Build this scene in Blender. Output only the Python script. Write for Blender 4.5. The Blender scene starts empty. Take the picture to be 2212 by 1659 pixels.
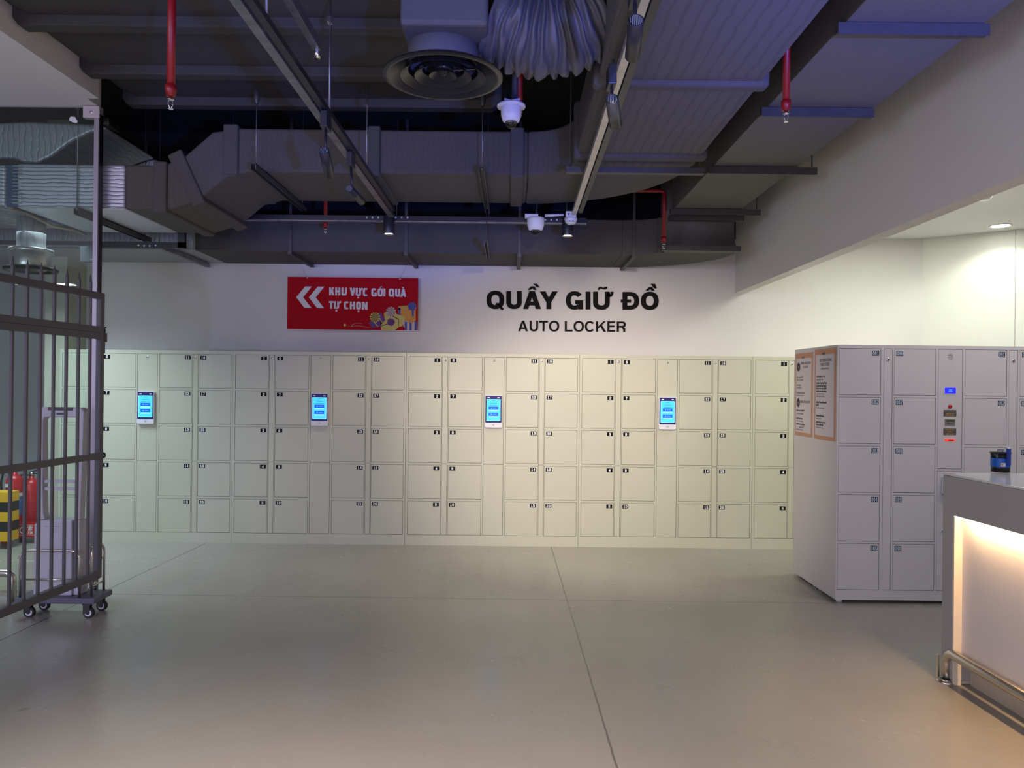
import bpy, bmesh, math, random
from mathutils import Vector, Matrix, noise
random.seed(7)
PI = math.pi
S = bpy.context.scene
COL = S.collection

# ------------------------------------------------------------------ camera, world, exposure
F, TH, PH, CAMZ = 1640.0, 0.0107, 0.0015, 1.55
cam_d = bpy.data.cameras.new('camera'); cam = bpy.data.objects.new('camera', cam_d); COL.objects.link(cam)
cam_d.sensor_width = 36.0; cam_d.lens = F / 2212 * 36.0; cam_d.clip_start = 0.05; cam_d.clip_end = 100
R_ = Vector((math.cos(TH), 0, math.sin(TH))); D_ = Vector((0, 1, PH)).normalized(); U_ = R_.cross(D_)
M_ = Matrix((R_, U_, -D_)).transposed().to_4x4(); M_.translation = Vector((0, 0, CAMZ))
cam.matrix_world = M_
S.camera = cam
S.view_settings.view_transform = 'Standard'; S.view_settings.look = 'None'
S.view_settings.exposure = 1.0; S.view_settings.gamma = 1.0
S.view_settings.use_curve_mapping = False
w = bpy.data.worlds.new('world'); S.world = w; w.use_nodes = True
w.node_tree.nodes['Background'].inputs[0].default_value = (0.42, 0.38, 0.38, 1)
w.node_tree.nodes['Background'].inputs[1].default_value = 0.05

def at(px, py, Y=None, Z=None, X=None):
    """point of the place on the ray through a photograph position, at a known depth, height or side distance"""
    v = D_ + R_ * ((px - 1106) / F) + U_ * (-(py - 829.5) / F)
    t = Y / v.y if Y is not None else ((Z - CAMZ) / v.z if Z is not None else X / v.x)
    return Vector((0, 0, CAMZ)) + v * t

# ------------------------------------------------------------------ lights
def area(name, loc, sx, sy, power, col, rot=(0, 0, 0), spread=PI):
    l = bpy.data.lights.new(name, 'AREA'); l.shape = 'RECTANGLE'; l.size = sx; l.size_y = sy
    l.energy = power; l.color = col; l.spread = spread
    o = bpy.data.objects.new(name, l); COL.objects.link(o); o.location = loc; o.rotation_euler = rot
    return o
def aim(o, d):
    o.rotation_euler = Vector(d).to_track_quat('-Z', 'Y').to_euler()
def spot(name, loc, d, power, col, ang, blend=0.6, r=0.03):
    l = bpy.data.lights.new(name, 'SPOT'); l.energy = power; l.color = col
    l.spot_size = math.radians(ang); l.spot_blend = blend; l.shadow_soft_size = r
    o = bpy.data.objects.new(name, l); COL.objects.link(o); o.location = loc; aim(o, d)
    return o
# shop lighting behind the photographer (ceiling panels of the sales floor)
area('shop_ceiling_light', (-4.6, -1.5, 3.3), 3.0, 3.0, 55, (0.70, 0.70, 1.0))
# unseen level fill lamps added behind the camera to brighten front-facing surfaces
for lx_, ly_, lp_, lc_ in ((-5.2, -3.0, 85, (0.72, 0.70, 1.0)), (-1.0, -5.0, 24, (1.0, 0.88, 0.84))):
    o_ = area('added_front_fill', (lx_, ly_, 1.9), 3.5, 1.8, lp_, lc_); aim(o_, (0.22, 1, 0.10))
area('shop_ceiling_light', (0.2, -2.6, 3.3), 2.5, 3.0, 25, (1.0, 0.86, 0.80))
# hall downlights above and behind the photographer
for hx_, hy_, hp_ in ((-1.0, 1.9, 175), (0.9, 0.3, 240), (-1.2, -0.6, 190)):
    spot('hall_downlight_beam', (hx_, hy_, 2.86), (0, 0, -1), hp_, (1.0, 0.84, 0.74), 92 if hy_ > 1.5 else 116, 0.9, 0.05)
# space behind the glass, on the left
area('side_room_light', (-4.3, 6.3, 2.7), 1.4, 0.9, 26, (0.72, 0.86, 1.0), spread=math.radians(125))
# bright alcove on the right
spot('alcove_downlight_beam', (4.56, 7.08, 3.07), (0, 0, -1), 11, (0.97, 1.0, 0.88), 140, 0.5, 0.06)
area('alcove_light', (3.6, 6.3, 3.07), 1.2, 0.8, 21, (0.97, 1.0, 0.86))
area('alcove_light', (3.7, 4.4, 3.07), 1.0, 1.0, 12, (1.0, 0.94, 0.9))
# blue light thrown up at the ducts from a lit fitting behind the photographer
spot('blue_uplight_beam', (2.2, -1.9, 0.9), (-0.08, 1.0, 0.74), 1300, (0.13, 0.17, 1.0), 40, 0.5, 0.10)
spot('blue_uplight_beam', (-1.0, -4.0, 0.9), (-1.3, 8, 1.5), 170, (0.30, 0.29, 1.0), 55, 0.7, 0.10)

spot('blue_uplight_beam', (1.3, -1.6, 0.9), Vector((-0.15, 3.7, 3.25)) - Vector((1.3, -1.6, 0.9)), 520, (0.14, 0.19, 1.0), 30, 0.35, 0.08)

# ------------------------------------------------------------------ materials
MATS = {}
def mat(name, col, rough=0.5, metal=0.0, var=0.0, vscale=6.0, bump=0.0, bscale=60.0, spec=0.5, stretch=None, coat=0.0):
    if name in MATS: return MATS[name]
    m = bpy.data.materials.new(name); m.use_nodes = True; nt = m.node_tree; N = nt.nodes; L = nt.links
    b = N['Principled BSDF']
    b.inputs['Base Color'].default_value = (*col, 1); b.inputs['Roughness'].default_value = rough
    b.inputs['Metallic'].default_value = metal; b.inputs['Specular IOR Level'].default_value = spec
    b.inputs['Coat Weight'].default_value = coat
    tc = N.new('ShaderNodeTexCoord'); mp = N.new('ShaderNodeMapping'); L.new(tc.outputs['Object'], mp.inputs[0])
    if stretch: mp.inputs['Scale'].default_value = stretch
    if var > 0:
        n = N.new('ShaderNodeTexNoise'); n.inputs['Scale'].default_value = vscale; n.inputs['Detail'].default_value = 4
        L.new(mp.outputs[0], n.inputs['Vector'])
        mx = N.new('ShaderNodeMix'); mx.data_type = 'RGBA'
        mx.inputs[6].default_value = (*[c * (1 - var) for c in col], 1); mx.inputs[7].default_value = (*[min(1, c * (1 + var)) for c in col], 1)
        L.new(n.outputs['Fac'], mx.inputs[0]); L.new(mx.outputs[2], b.inputs['Base Color'])
    if bump > 0:
        n2 = N.new('ShaderNodeTexNoise'); n2.inputs['Scale'].default_value = bscale; n2.inputs['Detail'].default_value = 3
        L.new(mp.outputs[0], n2.inputs['Vector'])
        bp = N.new('ShaderNodeBump'); bp.inputs['Strength'].default_value = bump; bp.inputs['Distance'].default_value = 0.01
        L.new(n2.outputs['Fac'], bp.inputs['Height']); L.new(bp.outputs[0], b.inputs['Normal'])
    MATS[name] = m
    return m
def pleat_mat(name, col, rough, metal, axis, scale, strength, dark=0.0, dist=0.006, ndist=2.0):
    """insulation wrap: fine wandering pleats that run square to the given axis"""
    m = mat(name, col, rough, metal); nt = m.node_tree; N = nt.nodes; L = nt.links; b = N['Principled BSDF']
    tc = N.new('ShaderNodeTexCoord'); wv = N.new('ShaderNodeTexWave'); wv.wave_type = 'BANDS'; wv.bands_direction = axis
    wv.inputs['Scale'].default_value = scale; wv.inputs['Distortion'].default_value = ndist; wv.inputs['Detail'].default_value = 3
    wv.inputs['Detail Scale'].default_value = 1.2
    L.new(tc.outputs['Object'], wv.inputs['Vector'])
    pw = N.new('ShaderNodeMath'); pw.operation = 'POWER'; pw.inputs[1].default_value = 6; L.new(wv.outputs['Fac'], pw.inputs[0])
    sb = N.new('ShaderNodeMath'); sb.operation = 'SUBTRACT'; sb.inputs[0].default_value = 1; L.new(pw.outputs[0], sb.inputs[1])
    no = N.new('ShaderNodeTexNoise'); no.inputs['Scale'].default_value = 9; L.new(tc.outputs['Object'], no.inputs['Vector'])
    ad = N.new('ShaderNodeMath'); ad.operation = 'ADD'; L.new(sb.outputs[0], ad.inputs[0]); L.new(no.outputs['Fac'], ad.inputs[1])
    bp = N.new('ShaderNodeBump'); bp.inputs['Strength'].default_value = strength; bp.inputs['Distance'].default_value = dist
    L.new(ad.outputs[0], bp.inputs['Height']); L.new(bp.outputs[0], b.inputs['Normal'])
    if dark > 0:
        mx = N.new('ShaderNodeMix'); mx.data_type = 'RGBA'
        mx.inputs[6].default_value = (*col, 1); mx.inputs[7].default_value = (*[c * (1 - dark) for c in col], 1)
        L.new(pw.outputs[0], mx.inputs[0]); L.new(mx.outputs[2], b.inputs['Base Color'])
    return m
def emit(name, col, strength):
    m = bpy.data.materials.new(name); m.use_nodes = True; b = m.node_tree.nodes['Principled BSDF']
    b.inputs['Base Color'].default_value = (*[c * 0.5 for c in col], 1); b.inputs['Emission Color'].default_value = (*col, 1)
    b.inputs['Emission Strength'].default_value = strength
    MATS[name] = m
    return m
def glass_mat(name, tint, ior=1.5, rough=0.0, reflect=1.0):
    m = bpy.data.materials.new(name); m.use_nodes = True; nt = m.node_tree; N = nt.nodes; L = nt.links
    N.remove(N['Principled BSDF']); out = N['Material Output']
    tr = N.new('ShaderNodeBsdfTransparent'); tr.inputs[0].default_value = (*tint, 1)
    gl = N.new('ShaderNodeBsdfGlossy'); gl.inputs['Roughness'].default_value = rough
    fr = N.new('ShaderNodeLayerWeight'); fr.inputs[0].default_value = 0.5; r0 = ((ior - 1) / (ior + 1)) ** 2
    pw = N.new('ShaderNodeMath'); pw.operation = 'POWER'; pw.inputs[1].default_value = 5; L.new(fr.outputs['Facing'], pw.inputs[0])
    ml = N.new('ShaderNodeMath'); ml.operation = 'MULTIPLY_ADD'; ml.inputs[1].default_value = (1 - r0) * reflect; ml.inputs[2].default_value = r0 * reflect
    mx = N.new('ShaderNodeMixShader'); L.new(pw.outputs[0], ml.inputs[0]); L.new(ml.outputs[0], mx.inputs[0])
    L.new(tr.outputs[0], mx.inputs[1]); L.new(gl.outputs[0], mx.inputs[2]); L.new(mx.outputs[0], out.inputs[0])
    MATS[name] = m
    return m

WALL = mat('wall_paint', (0.70, 0.68, 0.65), 0.85, var=0.03, vscale=1.5, bump=0.08, bscale=180)
WALLC = mat('alcove_paint', (0.76, 0.77, 0.70), 0.85, var=0.02, vscale=1.5, bump=0.05, bscale=180)
WHITE = mat('white_ceiling_paint', (0.72, 0.71, 0.70), 0.9)
SLAB = mat('painted_slab', (0.012, 0.012, 0.013), 0.95)
LCREAM = mat('locker_enamel', (0.55, 0.555, 0.43), 0.45, bump=0.05, bscale=400)
LWHITE = mat('white_enamel', (0.60, 0.575, 0.575), 0.45, bump=0.05, bscale=400)
LEDGE = mat('locker_seam', (0.10, 0.10, 0.09), 0.8)
BLACK = mat('black_plastic', (0.012, 0.012, 0.014), 0.4)
TAGB = mat('tag_black', (0.004, 0.004, 0.006), 0.6, spec=0.15)
TAGN = mat('tag_navy', (0.006, 0.010, 0.028), 0.6, spec=0.15)
TAGW = mat('tag_white', (0.85, 0.85, 0.85), 0.6)
TAGL = mat('tag_pale_blue', (0.55, 0.66, 0.74), 0.6)
CHROME = mat('chrome', (0.75, 0.75, 0.77), 0.18, 1.0)
STEEL = mat('brushed_steel', (0.62, 0.58, 0.52), 0.28, 1.0, bump=0.05, bscale=200)
GALV = mat('galvanised_steel', (0.27, 0.27, 0.28), 0.42, 0.85, var=0.5, vscale=14)
DSTEEL = mat('dark_strut', (0.085, 0.082, 0.082), 0.5, 0.5, var=0.3, vscale=20)
DUCT = mat('duct_wrap', (0.078, 0.073, 0.069), 0.8, var=0.12, vscale=3, bump=0.35, bscale=45)
DUCTW = mat('wide_duct_wrap', (0.050, 0.048, 0.046), 0.85, var=0.12, vscale=2, bump=0.25, bscale=45)
DUCTX = pleat_mat('duct_wrap_pleats_along', (0.10, 0.094, 0.092), 0.78, 0, 'X', 5.0, 0.30, 0.22, ndist=2.2)
DUCTY = pleat_mat('duct_wrap_pleats_across', (0.085, 0.078, 0.070), 0.78, 0, 'X', 8.0, 0.12, 0.10, ndist=6.0)
FOILZ = pleat_mat('foil_wrap_pleats', (0.60, 0.60, 0.68), 0.38, 0.55, 'Z', 11.0, 0.45, 0.55, ndist=2.5)
FOIL = pleat_mat('foil_wrap', (0.42, 0.43, 0.45), 0.45, 0.5, 'X', 7.0, 0.28, 0.2, dist=.008, ndist=6.0)
FLEX = mat('flex_duct_skin', (0.085, 0.085, 0.095), 0.5, bump=0.4, bscale=30)
RED = mat('red_pipe_paint', (0.27, 0.003, 0.007), 0.4)
EXTR = mat('extinguisher_red', (0.50, 0.012, 0.018), 0.3)
WPL = mat('white_plastic', (0.75, 0.75, 0.78), 0.4)
LAV = mat('antenna_plastic', (0.47, 0.46, 0.52), 0.45)
GATEM = mat('gate_paint', (0.082, 0.077, 0.088), 0.45)
SIGNR = mat('sign_red', (0.44, 0.004, 0.012), 0.7, var=0.06, spec=0.12)
SIGNW = mat('sign_white', (0.72, 0.72, 0.78), 0.6)
LETTER = mat('letter_black', (0.008, 0.0065, 0.007), 0.7, spec=0.12)
PAPER = mat('poster_paper', (0.62, 0.58, 0.59), 0.6)
ORANGE = mat('poster_orange', (0.55, 0.27, 0.15), 0.6)
INK = mat('poster_ink', (0.06, 0.05, 0.06), 0.7)
INKG = mat('poster_grey_ink', (0.20, 0.18, 0.19), 0.7)
CTOP = mat('counter_stone', (0.62, 0.62, 0.60), 0.12, var=0.05)
CSIDE = mat('counter_laminate', (0.36, 0.345, 0.335), 0.5)
CPANEL = mat('counter_frosted_panel', (0.66, 0.63, 0.62), 0.35)
PLAST = mat('raw_plaster', (0.55, 0.47, 0.38), 0.9, var=0.25, vscale=30, bump=0.8, bscale=60)
YEL = mat('hazard_yellow', (0.85, 0.48, 0.01), 0.5)
RUB = mat('black_rubber', (0.015, 0.015, 0.017), 0.7)
CABG = mat('grey_box', (0.22, 0.25, 0.26), 0.7)
BROWN = mat('brown_sticker', (0.10, 0.09, 0.085), 0.5)
GOLD = mat('gold_print', (0.60, 0.38, 0.10), 0.6)
GLASS = glass_mat('partition_glass', (0.86, 0.92, 0.89), 1.65)
DOME = glass_mat('dome_plastic', (0.45, 0.45, 0.45), 1.6)
TUB = glass_mat('tub_plastic', (0.45, 0.45, 0.47), 1.5, 0.1)
SCR = emit('screen_cyan', (0.045, 0.50, 1.0), 0.60)
SCRL = emit('screen_pale', (0.20, 0.75, 1.0), 0.66)
SCRB = emit('screen_button_blue', (0.004, 0.08, 0.95), 0.55)
SCRT = emit('screen_text', (0.02, 0.22, 0.75), 0.5)
SCRN = emit('screen_bezel_glow', (0.004, 0.004, 0.16), 0.22)
LCD = emit('lcd_blue', (0.02, 0.015, 1.0), 0.62)
REDL = emit('red_led', (1.0, 0.03, 0.02), 0.7)
LAMPE = emit('lamp_lens', (1.0, 0.95, 0.88), 9.0)
DOWNE = emit('downlight_lens', (1.0, 1.0, 0.94), 9.0)
LEDS = emit('led_strip_glow', (1.0, 0.72, 0.40), 6.0)
PANE = emit('ceiling_panel_glow', (0.9, 0.95, 1.0), 7.0)

def floor_mat():
    m = bpy.data.materials.new('polished_concrete'); m.use_nodes = True; nt = m.node_tree; N = nt.nodes; L = nt.links
    b = N['Principled BSDF']; tc = N.new('ShaderNodeTexCoord')
    def no(s, d=5, rough=0.55, st=None):
        n = N.new('ShaderNodeTexNoise'); n.inputs['Scale'].default_value = s; n.inputs['Detail'].default_value = d; n.inputs['Roughness'].default_value = rough
        if st:
            mp = N.new('ShaderNodeMapping'); mp.inputs['Scale'].default_value = st; L.new(tc.outputs['Object'], mp.inputs[0]); L.new(mp.outputs[0], n.inputs['Vector'])
        else: L.new(tc.outputs['Object'], n.inputs['Vector'])
        return n
    def mixc(f, a, c):
        x = N.new('ShaderNodeMix'); x.data_type = 'RGBA'; L.new(f, x.inputs[0])
        for i, v in ((6, a), (7, c)):
            if isinstance(v, tuple): x.inputs[i].default_value = (*v, 1)
            else: L.new(v, x.inputs[i])
        return x.outputs[2]
    def math_(op, a, v, clamp=False):
        x = N.new('ShaderNodeMath'); x.operation = op; x.use_clamp = clamp
        for i, q in ((0, a), (1, v)):
            if isinstance(q, (int, float)): x.inputs[i].default_value = q
            else: L.new(q, x.inputs[i])
        return x.outputs[0]
    c = mixc(no(0.9, 6).outputs['Fac'], (0.25, 0.240, 0.205), (0.37, 0.355, 0.315))
    n2 = no(14, 4, 0.6, (1, 2.2, 1)); r = N.new('ShaderNodeValToRGB'); r.color_ramp.elements[0].position = 0.60; r.color_ramp.elements[1].position = 0.80
    L.new(n2.outputs['Fac'], r.inputs[0]); s1 = math_('MULTIPLY', r.outputs[0], 0.16)
    c = mixc(s1, c, (0.46, 0.45, 0.42))
    n3 = no(5.5, 2); r3 = N.new('ShaderNodeValToRGB'); r3.color_ramp.elements[0].position = 0.74; r3.color_ramp.elements[1].position = 0.78
    L.new(n3.outputs['Fac'], r3.inputs[0]); c = mixc(math_('MULTIPLY', r3.outputs[0], 0.5), c, (0.15, 0.14, 0.12))
    # saw-cut joints between the poured slabs
    sp = N.new('ShaderNodeSeparateXYZ'); L.new(tc.outputs['Object'], sp.inputs[0])
    wob = math_('MULTIPLY', math_('SUBTRACT', no(7, 3).outputs['Fac'], 0.5), 0.012)
    def line(px, k, y0, x0, wd):
        # x = x0 + k*(y-y0)
        a = math_('SUBTRACT', sp.outputs[0], math_('ADD', math_('MULTIPLY', math_('SUBTRACT', sp.outputs[1], y0), k), x0))
        a = math_('ABSOLUTE', math_('ADD', a, wob), 0)
        return math_('LESS_THAN', a, wd)
    j1 = line('x', (0.443 - 0.392) / (3.085 - 7.325), 7.325, 0.392, 0.0048)
    j3 = line('x', 0.035, 5.5, -2.99, 0.006)
    a = math_('SUBTRACT', sp.outputs[1], math_('ADD', math_('MULTIPLY', sp.outputs[0], -0.0074), 5.500))
    j2 = math_('LESS_THAN', math_('ABSOLUTE', a, 0), 0.0045)
    j = math_('MAXIMUM', math_('MAXIMUM', j1, j2), j3)
    c = mixc(math_('MULTIPLY', j, 0.75), c, (0.07, 0.065, 0.06))
    L.new(c, b.inputs['Base Color'])
    rr = N.new('ShaderNodeMapRange'); rr.inputs[3].default_value = 0.17; rr.inputs[4].default_value = 0.34
    L.new(no(2.2, 5).outputs['Fac'], rr.inputs[0]); L.new(rr.outputs[0], b.inputs['Roughness'])
    bp = N.new('ShaderNodeBump'); bp.inputs['Strength'].default_value = 0.04; bp.inputs['Distance'].default_value = 0.01
    L.new(no(9, 4).outputs['Fac'], bp.inputs['Height']); L.new(bp.outputs[0], b.inputs['Normal'])
    b.inputs['Specular IOR Level'].default_value = 0.5
    return m
FLOOR = floor_mat()

# ------------------------------------------------------------------ mesh building
class MB:
    def __init__(s): s.bm = bmesh.new(); s.mats = []
    def mi(s, m):
        if m not in s.mats: s.mats.append(m)
        return s.mats.index(m)
    def face(s, vs, m, smooth=False):
        try: f = s.bm.faces.new(vs)
        except ValueError: return None
        f.material_index = s.mi(m); f.smooth = smooth
        return f
    def box(s, x0, x1, y0, y1, z0, z1, m):
        v = [s.bm.verts.new((x, y, z)) for x in (x0, x1) for y in (y0, y1) for z in (z0, z1)]
        for q in ((0, 1, 3, 2), (4, 6, 7, 5), (0, 4, 5, 1), (2, 3, 7, 6), (0, 2, 6, 4), (1, 5, 7, 3)): s.face([v[i] for i in q], m)
        return s
    def prism(s, pts, axis, a0, a1, m, smooth=False):
        """polygon extruded along an axis; pts are the other two coordinates in order"""
        def p3(p, a): return {'x': (a, p[0], p[1]), 'y': (p[0], a, p[1]), 'z': (p[0], p[1], a)}[axis]
        A = [s.bm.verts.new(p3(p, a0)) for p in pts]; B = [s.bm.verts.new(p3(p, a1)) for p in pts]
        s.face(A, m); s.face(B[::-1], m); n = len(pts)
        for i in range(n): s.face([A[i], B[i], B[(i + 1) % n], A[(i + 1) % n]], m, smooth)
        return s
    def hexa(s, c, m):
        v = [s.bm.verts.new(p) for p in c]
        for q in ((0, 1, 2, 3), (7, 6, 5, 4), (0, 4, 5, 1), (1, 5, 6, 2), (2, 6, 7, 3), (3, 7, 4, 0)): s.face([v[i] for i in q], m)
        return s
    def beam(s, p0, p1, wx, wz, m, up=(0, 0, 1)):
        p0, p1 = Vector(p0), Vector(p1); d = (p1 - p0).normalized(); r = d.cross(Vector(up)).normalized(); u = r.cross(d)
        c = [p + r * a * wx / 2 + u * b * wz / 2 for p in (p0, p1) for a, b in ((-1, -1), (1, -1), (1, 1), (-1, 1))]
        return s.hexa(c, m)
    def tube(s, path, r, m, seg=12, closed=False, caps=True, rf=None):
        P = [Vector(p) for p in path]; n = len(P); rings = []; prev = None
        for i in range(n):
            a = P[(i - 1) % n] if (closed or i > 0) else P[i]; b = P[(i + 1) % n] if (closed or i < n - 1) else P[i]
            t = (b - a).normalized()
            if prev is None:
                ref = Vector((0, 0, 1)) if abs(t.z) < 0.9 else Vector((1, 0, 0)); u = t.cross(ref).normalized()
            else:
                u = prev - t * prev.dot(t); u.normalize()
            prev = u; v = t.cross(u); rr = r[i] if isinstance(r, (list, tuple)) else r
            ring = []
            for k in range(seg):
                an = 2 * PI * k / seg; q = rr * (rf(i, k, an) if rf else 1)
                ring.append(s.bm.verts.new(P[i] + (u * math.cos(an) + v * math.sin(an)) * q))
            rings.append(ring)
        for i in range(n if closed else n - 1):
            A, B = rings[i], rings[(i + 1) % n]
            for k in range(seg): s.face([A[k], A[(k + 1) % seg], B[(k + 1) % seg], B[k]], m, True)
        if caps and not closed: s.face(rings[0][::-1], m); s.face(rings[-1], m)
        return s
    def cyl(s, p0, p1, r, m, seg=20, r1=None, caps=True): return s.tube([p0, p1], [r, r if r1 is None else r1], m, seg, caps=caps)
    def lathe(s, prof, o, d, m, seg=32, sm=True):
        """prof: (radius, distance along d)"""
        o = Vector(o); d = Vector(d).normalized(); ref = Vector((0, 0, 1)) if abs(d.z) < 0.9 else Vector((1, 0, 0))
        u = d.cross(ref).normalized(); v = d.cross(u); rings = []
        for r, h in prof:
            if r < 1e-5: rings.append([s.bm.verts.new(o + d * h)])
            else: rings.append([s.bm.verts.new(o + d * h + (u * math.cos(2 * PI * k / seg) + v * math.sin(2 * PI * k / seg)) * r) for k in range(seg)])
        for A, B in zip(rings, rings[1:]):
            for k in range(seg):
                k2 = (k + 1) % seg
                if len(A) == 1 and len(B) > 1: s.face([A[0], B[k], B[k2]], m, sm)
                elif len(B) == 1 and len(A) > 1: s.face([A[k], A[k2], B[0]], m, sm)
                elif len(A) > 1: s.face([A[k], A[k2], B[k2], B[k]], m, sm)
        return s
    def rbox(s, x0, x1, y0, y1, z0, z1, r, m, n=5):
        """box with its four outline corners rounded as seen from the front (-Y)"""
        pts = []
        for cx, cz, a in ((x1 - r, z1 - r, 0), (x0 + r, z1 - r, 1), (x0 + r, z0 + r, 2), (x1 - r, z0 + r, 3)):
            for i in range(n + 1): t = (a + i / n) * PI / 2; pts.append((cx + r * math.cos(t), cz + r * math.sin(t)))
        return s.prism(pts, 'y', y0, y1, m)
    def text(s, txt, x, y, z, h, m, bold=0.0, align='CENTER', ext=0.0006, sx=1.0, M=None, ls=1.0):
        """lettering standing on a surface that faces -Y, cap height h, or placed by matrix M"""
        cu = bpy.data.curves.new('t', 'FONT'); cu.body = txt; cu.size = 1.0; cu.align_x = align; cu.extrude = ext / h * 0.7
        cu.resolution_u = 3; cu.space_character = ls
        o = bpy.data.objects.new('t', cu); COL.objects.link(o)
        dg = bpy.context.evaluated_depsgraph_get(); me = bpy.data.meshes.new_from_object(o.evaluated_get(dg))
        k = h / 0.72
        T = (M if M is not None else Matrix.Translation((x, y, z)) @ Matrix.Rotation(PI / 2, 4, 'X')) @ Matrix.Diagonal((k * sx, k, k, 1))
        me.transform(T)
        idx = s.mi(m); nf = len(s.bm.faces)
        if bold > 0:      # heavier weight: the outline thickened all round
            base = me.copy(); ax = (T.to_3x3() @ Vector((1, 0, 0))).normalized(); az = (T.to_3x3() @ Vector((0, 1, 0))).normalized(); an_ = ax.cross(az)
            nd = 12 if h > .1 else 8
            for i in range(nd):
                a = 2 * PI * i / nd; q = base.copy(); q.transform(Matrix.Translation((ax * math.cos(a) + az * math.sin(a)) * bold * h + an_ * (.00002 * i))); s.bm.from_mesh(q); bpy.data.meshes.remove(q)
            bpy.data.meshes.remove(base)
        s.bm.from_mesh(me); s.bm.faces.ensure_lookup_table()
        for f in s.bm.faces[nf:]: f.material_index = idx; f.smooth = False
        bpy.data.objects.remove(o); bpy.data.curves.remove(cu); bpy.data.meshes.remove(me)
        return s
    def build(s, name, parent=None, bevel=0.0, seg=2, local=False, origin=None):
        bm = s.bm
        bmesh.ops.recalc_face_normals(bm, faces=bm.faces[:])
        me = bpy.data.meshes.new(name)
        o = bpy.data.objects.new(name, me); COL.objects.link(o)
        if parent is not None:
            o.parent = parent
            if not local:
                root = parent
                while root.parent: root = root.parent
                bmesh.ops.translate(bm, vec=-root.location, verts=bm.verts[:])
        elif not local:
            xs = [v.co for v in bm.verts]
            if origin is None: origin = Vector(((min(v.x for v in xs) + max(v.x for v in xs)) / 2, (min(v.y for v in xs) + max(v.y for v in xs)) / 2, min(v.z for v in xs)))
            bmesh.ops.translate(bm, vec=-Vector(origin), verts=bm.verts[:]); o.location = origin
        bm.to_mesh(me); bm.free()
        for m in s.mats: me.materials.append(m)
        if bevel > 0:
            b = o.modifiers.new('bevel', 'BEVEL'); b.width = bevel; b.segments = seg; b.limit_method = 'ANGLE'; b.angle_limit = math.radians(40)
            b.harden_normals = False
        return o
def tag(o, label, cat, group=None):
    o['label'] = label; o['category'] = cat
    if group: o['group'] = group
    return o
def thing(name, loc, label, cat, group=None):
    o = bpy.data.objects.new(name, None); COL.objects.link(o); o.location = loc; o.empty_display_size = 0.1
    return tag(o, label, cat, group)
def struct(o): o['kind'] = 'structure'; return o
def copy_tree(o, parent=None):
    c = o.copy(); COL.objects.link(c)
    if parent is not None: c.parent = parent
    for ch in list(o.children): copy_tree(ch, c)
    return c
def box_struct(name, *a, m):
    return struct(MB().box(*a, m).build(name, local=True))

# ------------------------------------------------------------------ room shell
ZS = 4.1; YW = 7.76
floor = struct(MB().box(-12, 7.2, -9, 9.4, -0.1, 0, FLOOR).build('floor', local=True))
box_struct('ceiling', -12, 2.27, -9, 9.4, ZS, ZS + 0.1, m=SLAB)
box_struct('wall_back', -4.72, 4.19, YW, YW + 0.15, 0, 3.06, m=WALL)
box_struct('wall_back_upper', -4.72, 2.27, YW, YW + 0.15, 3.06, ZS, m=SLAB)
box_struct('wall_back_alcove_top', 2.27, 4.19, YW, YW + 0.15, 3.06, ZS, m=WALL)
box_struct('wall_back_left', -12, -4.72, 9.2, 9.35, 0, ZS, m=WALL)
box_struct('wall_return', -4.72, -4.57, YW + 0.15, 9.2, 0, ZS, m=WALL)
box_struct('wall_rear', -12, 7.2, -9.1, -9, 0, ZS, m=WALL)
box_struct('wall_left', -12.1, -12, -9, 9.35, 0, ZS, m=WALL)
# the upper wall over the opening to the alcove, its foot at 2.52 m
box_struct('wall_upper_right', 2.27, 2.375, -9, YW, 2.515, ZS, m=WALL)
# alcove: slanting wall, low ceiling
dirw = (Vector((4.87, 7.22)) - Vector((4.19, YW))).normalized(); q = Vector((4.19, YW)); e = q + dirw * 3.4
nrm = Vector((-dirw.y, dirw.x)) * 0.12
struct(MB().prism([(q.x, q.y), (e.x, e.y), (e.x + nrm.x, e.y + nrm.y), (q.x + nrm.x, q.y + nrm.y)], 'z', 0, ZS, WALLC).build('wall_right', local=True))
sp_ = q + dirw * 0.79
struct(MB().beam((sp_.x, sp_.y, 0.0), (sp_.x, sp_.y, 3.09), 0.004, 0.004, CSIDE, up=(1, 0, 0)).build('trim_1', local=True))
box_struct('wall_right_side', 6.9, 7.0, -9, 6, 0, ZS, m=WALLC)
struct(MB().box(2.375, 6.9, -9, YW, 3.09, 3.19, WHITE).build('ceiling_alcove', local=True))
box_struct('wall_back_right', 4.19, 7.0, YW, YW + 0.15, 0, ZS, m=WALLC)
# side hall on the left with a white ceiling, up to the glass
GY = 5.46; GX = -2.97; GZ = 3.52
struct(MB().prism([(-12, -9), (-2.907, -9), (-2.907, 5.30), (-2.99, 5.30), (-2.99, GY + .02), (-12, GY + .02)], 'z', GZ, ZS, WHITE).build('ceiling_side_hall', local=True))
# pillar beside the first locker
struct(MB().box(-4.57, -4.36, 7.42, YW, 0, ZS, mat('pillar_paint', (0.50, 0.48, 0.38), 0.8)).build('trim_2', local=True))

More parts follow.
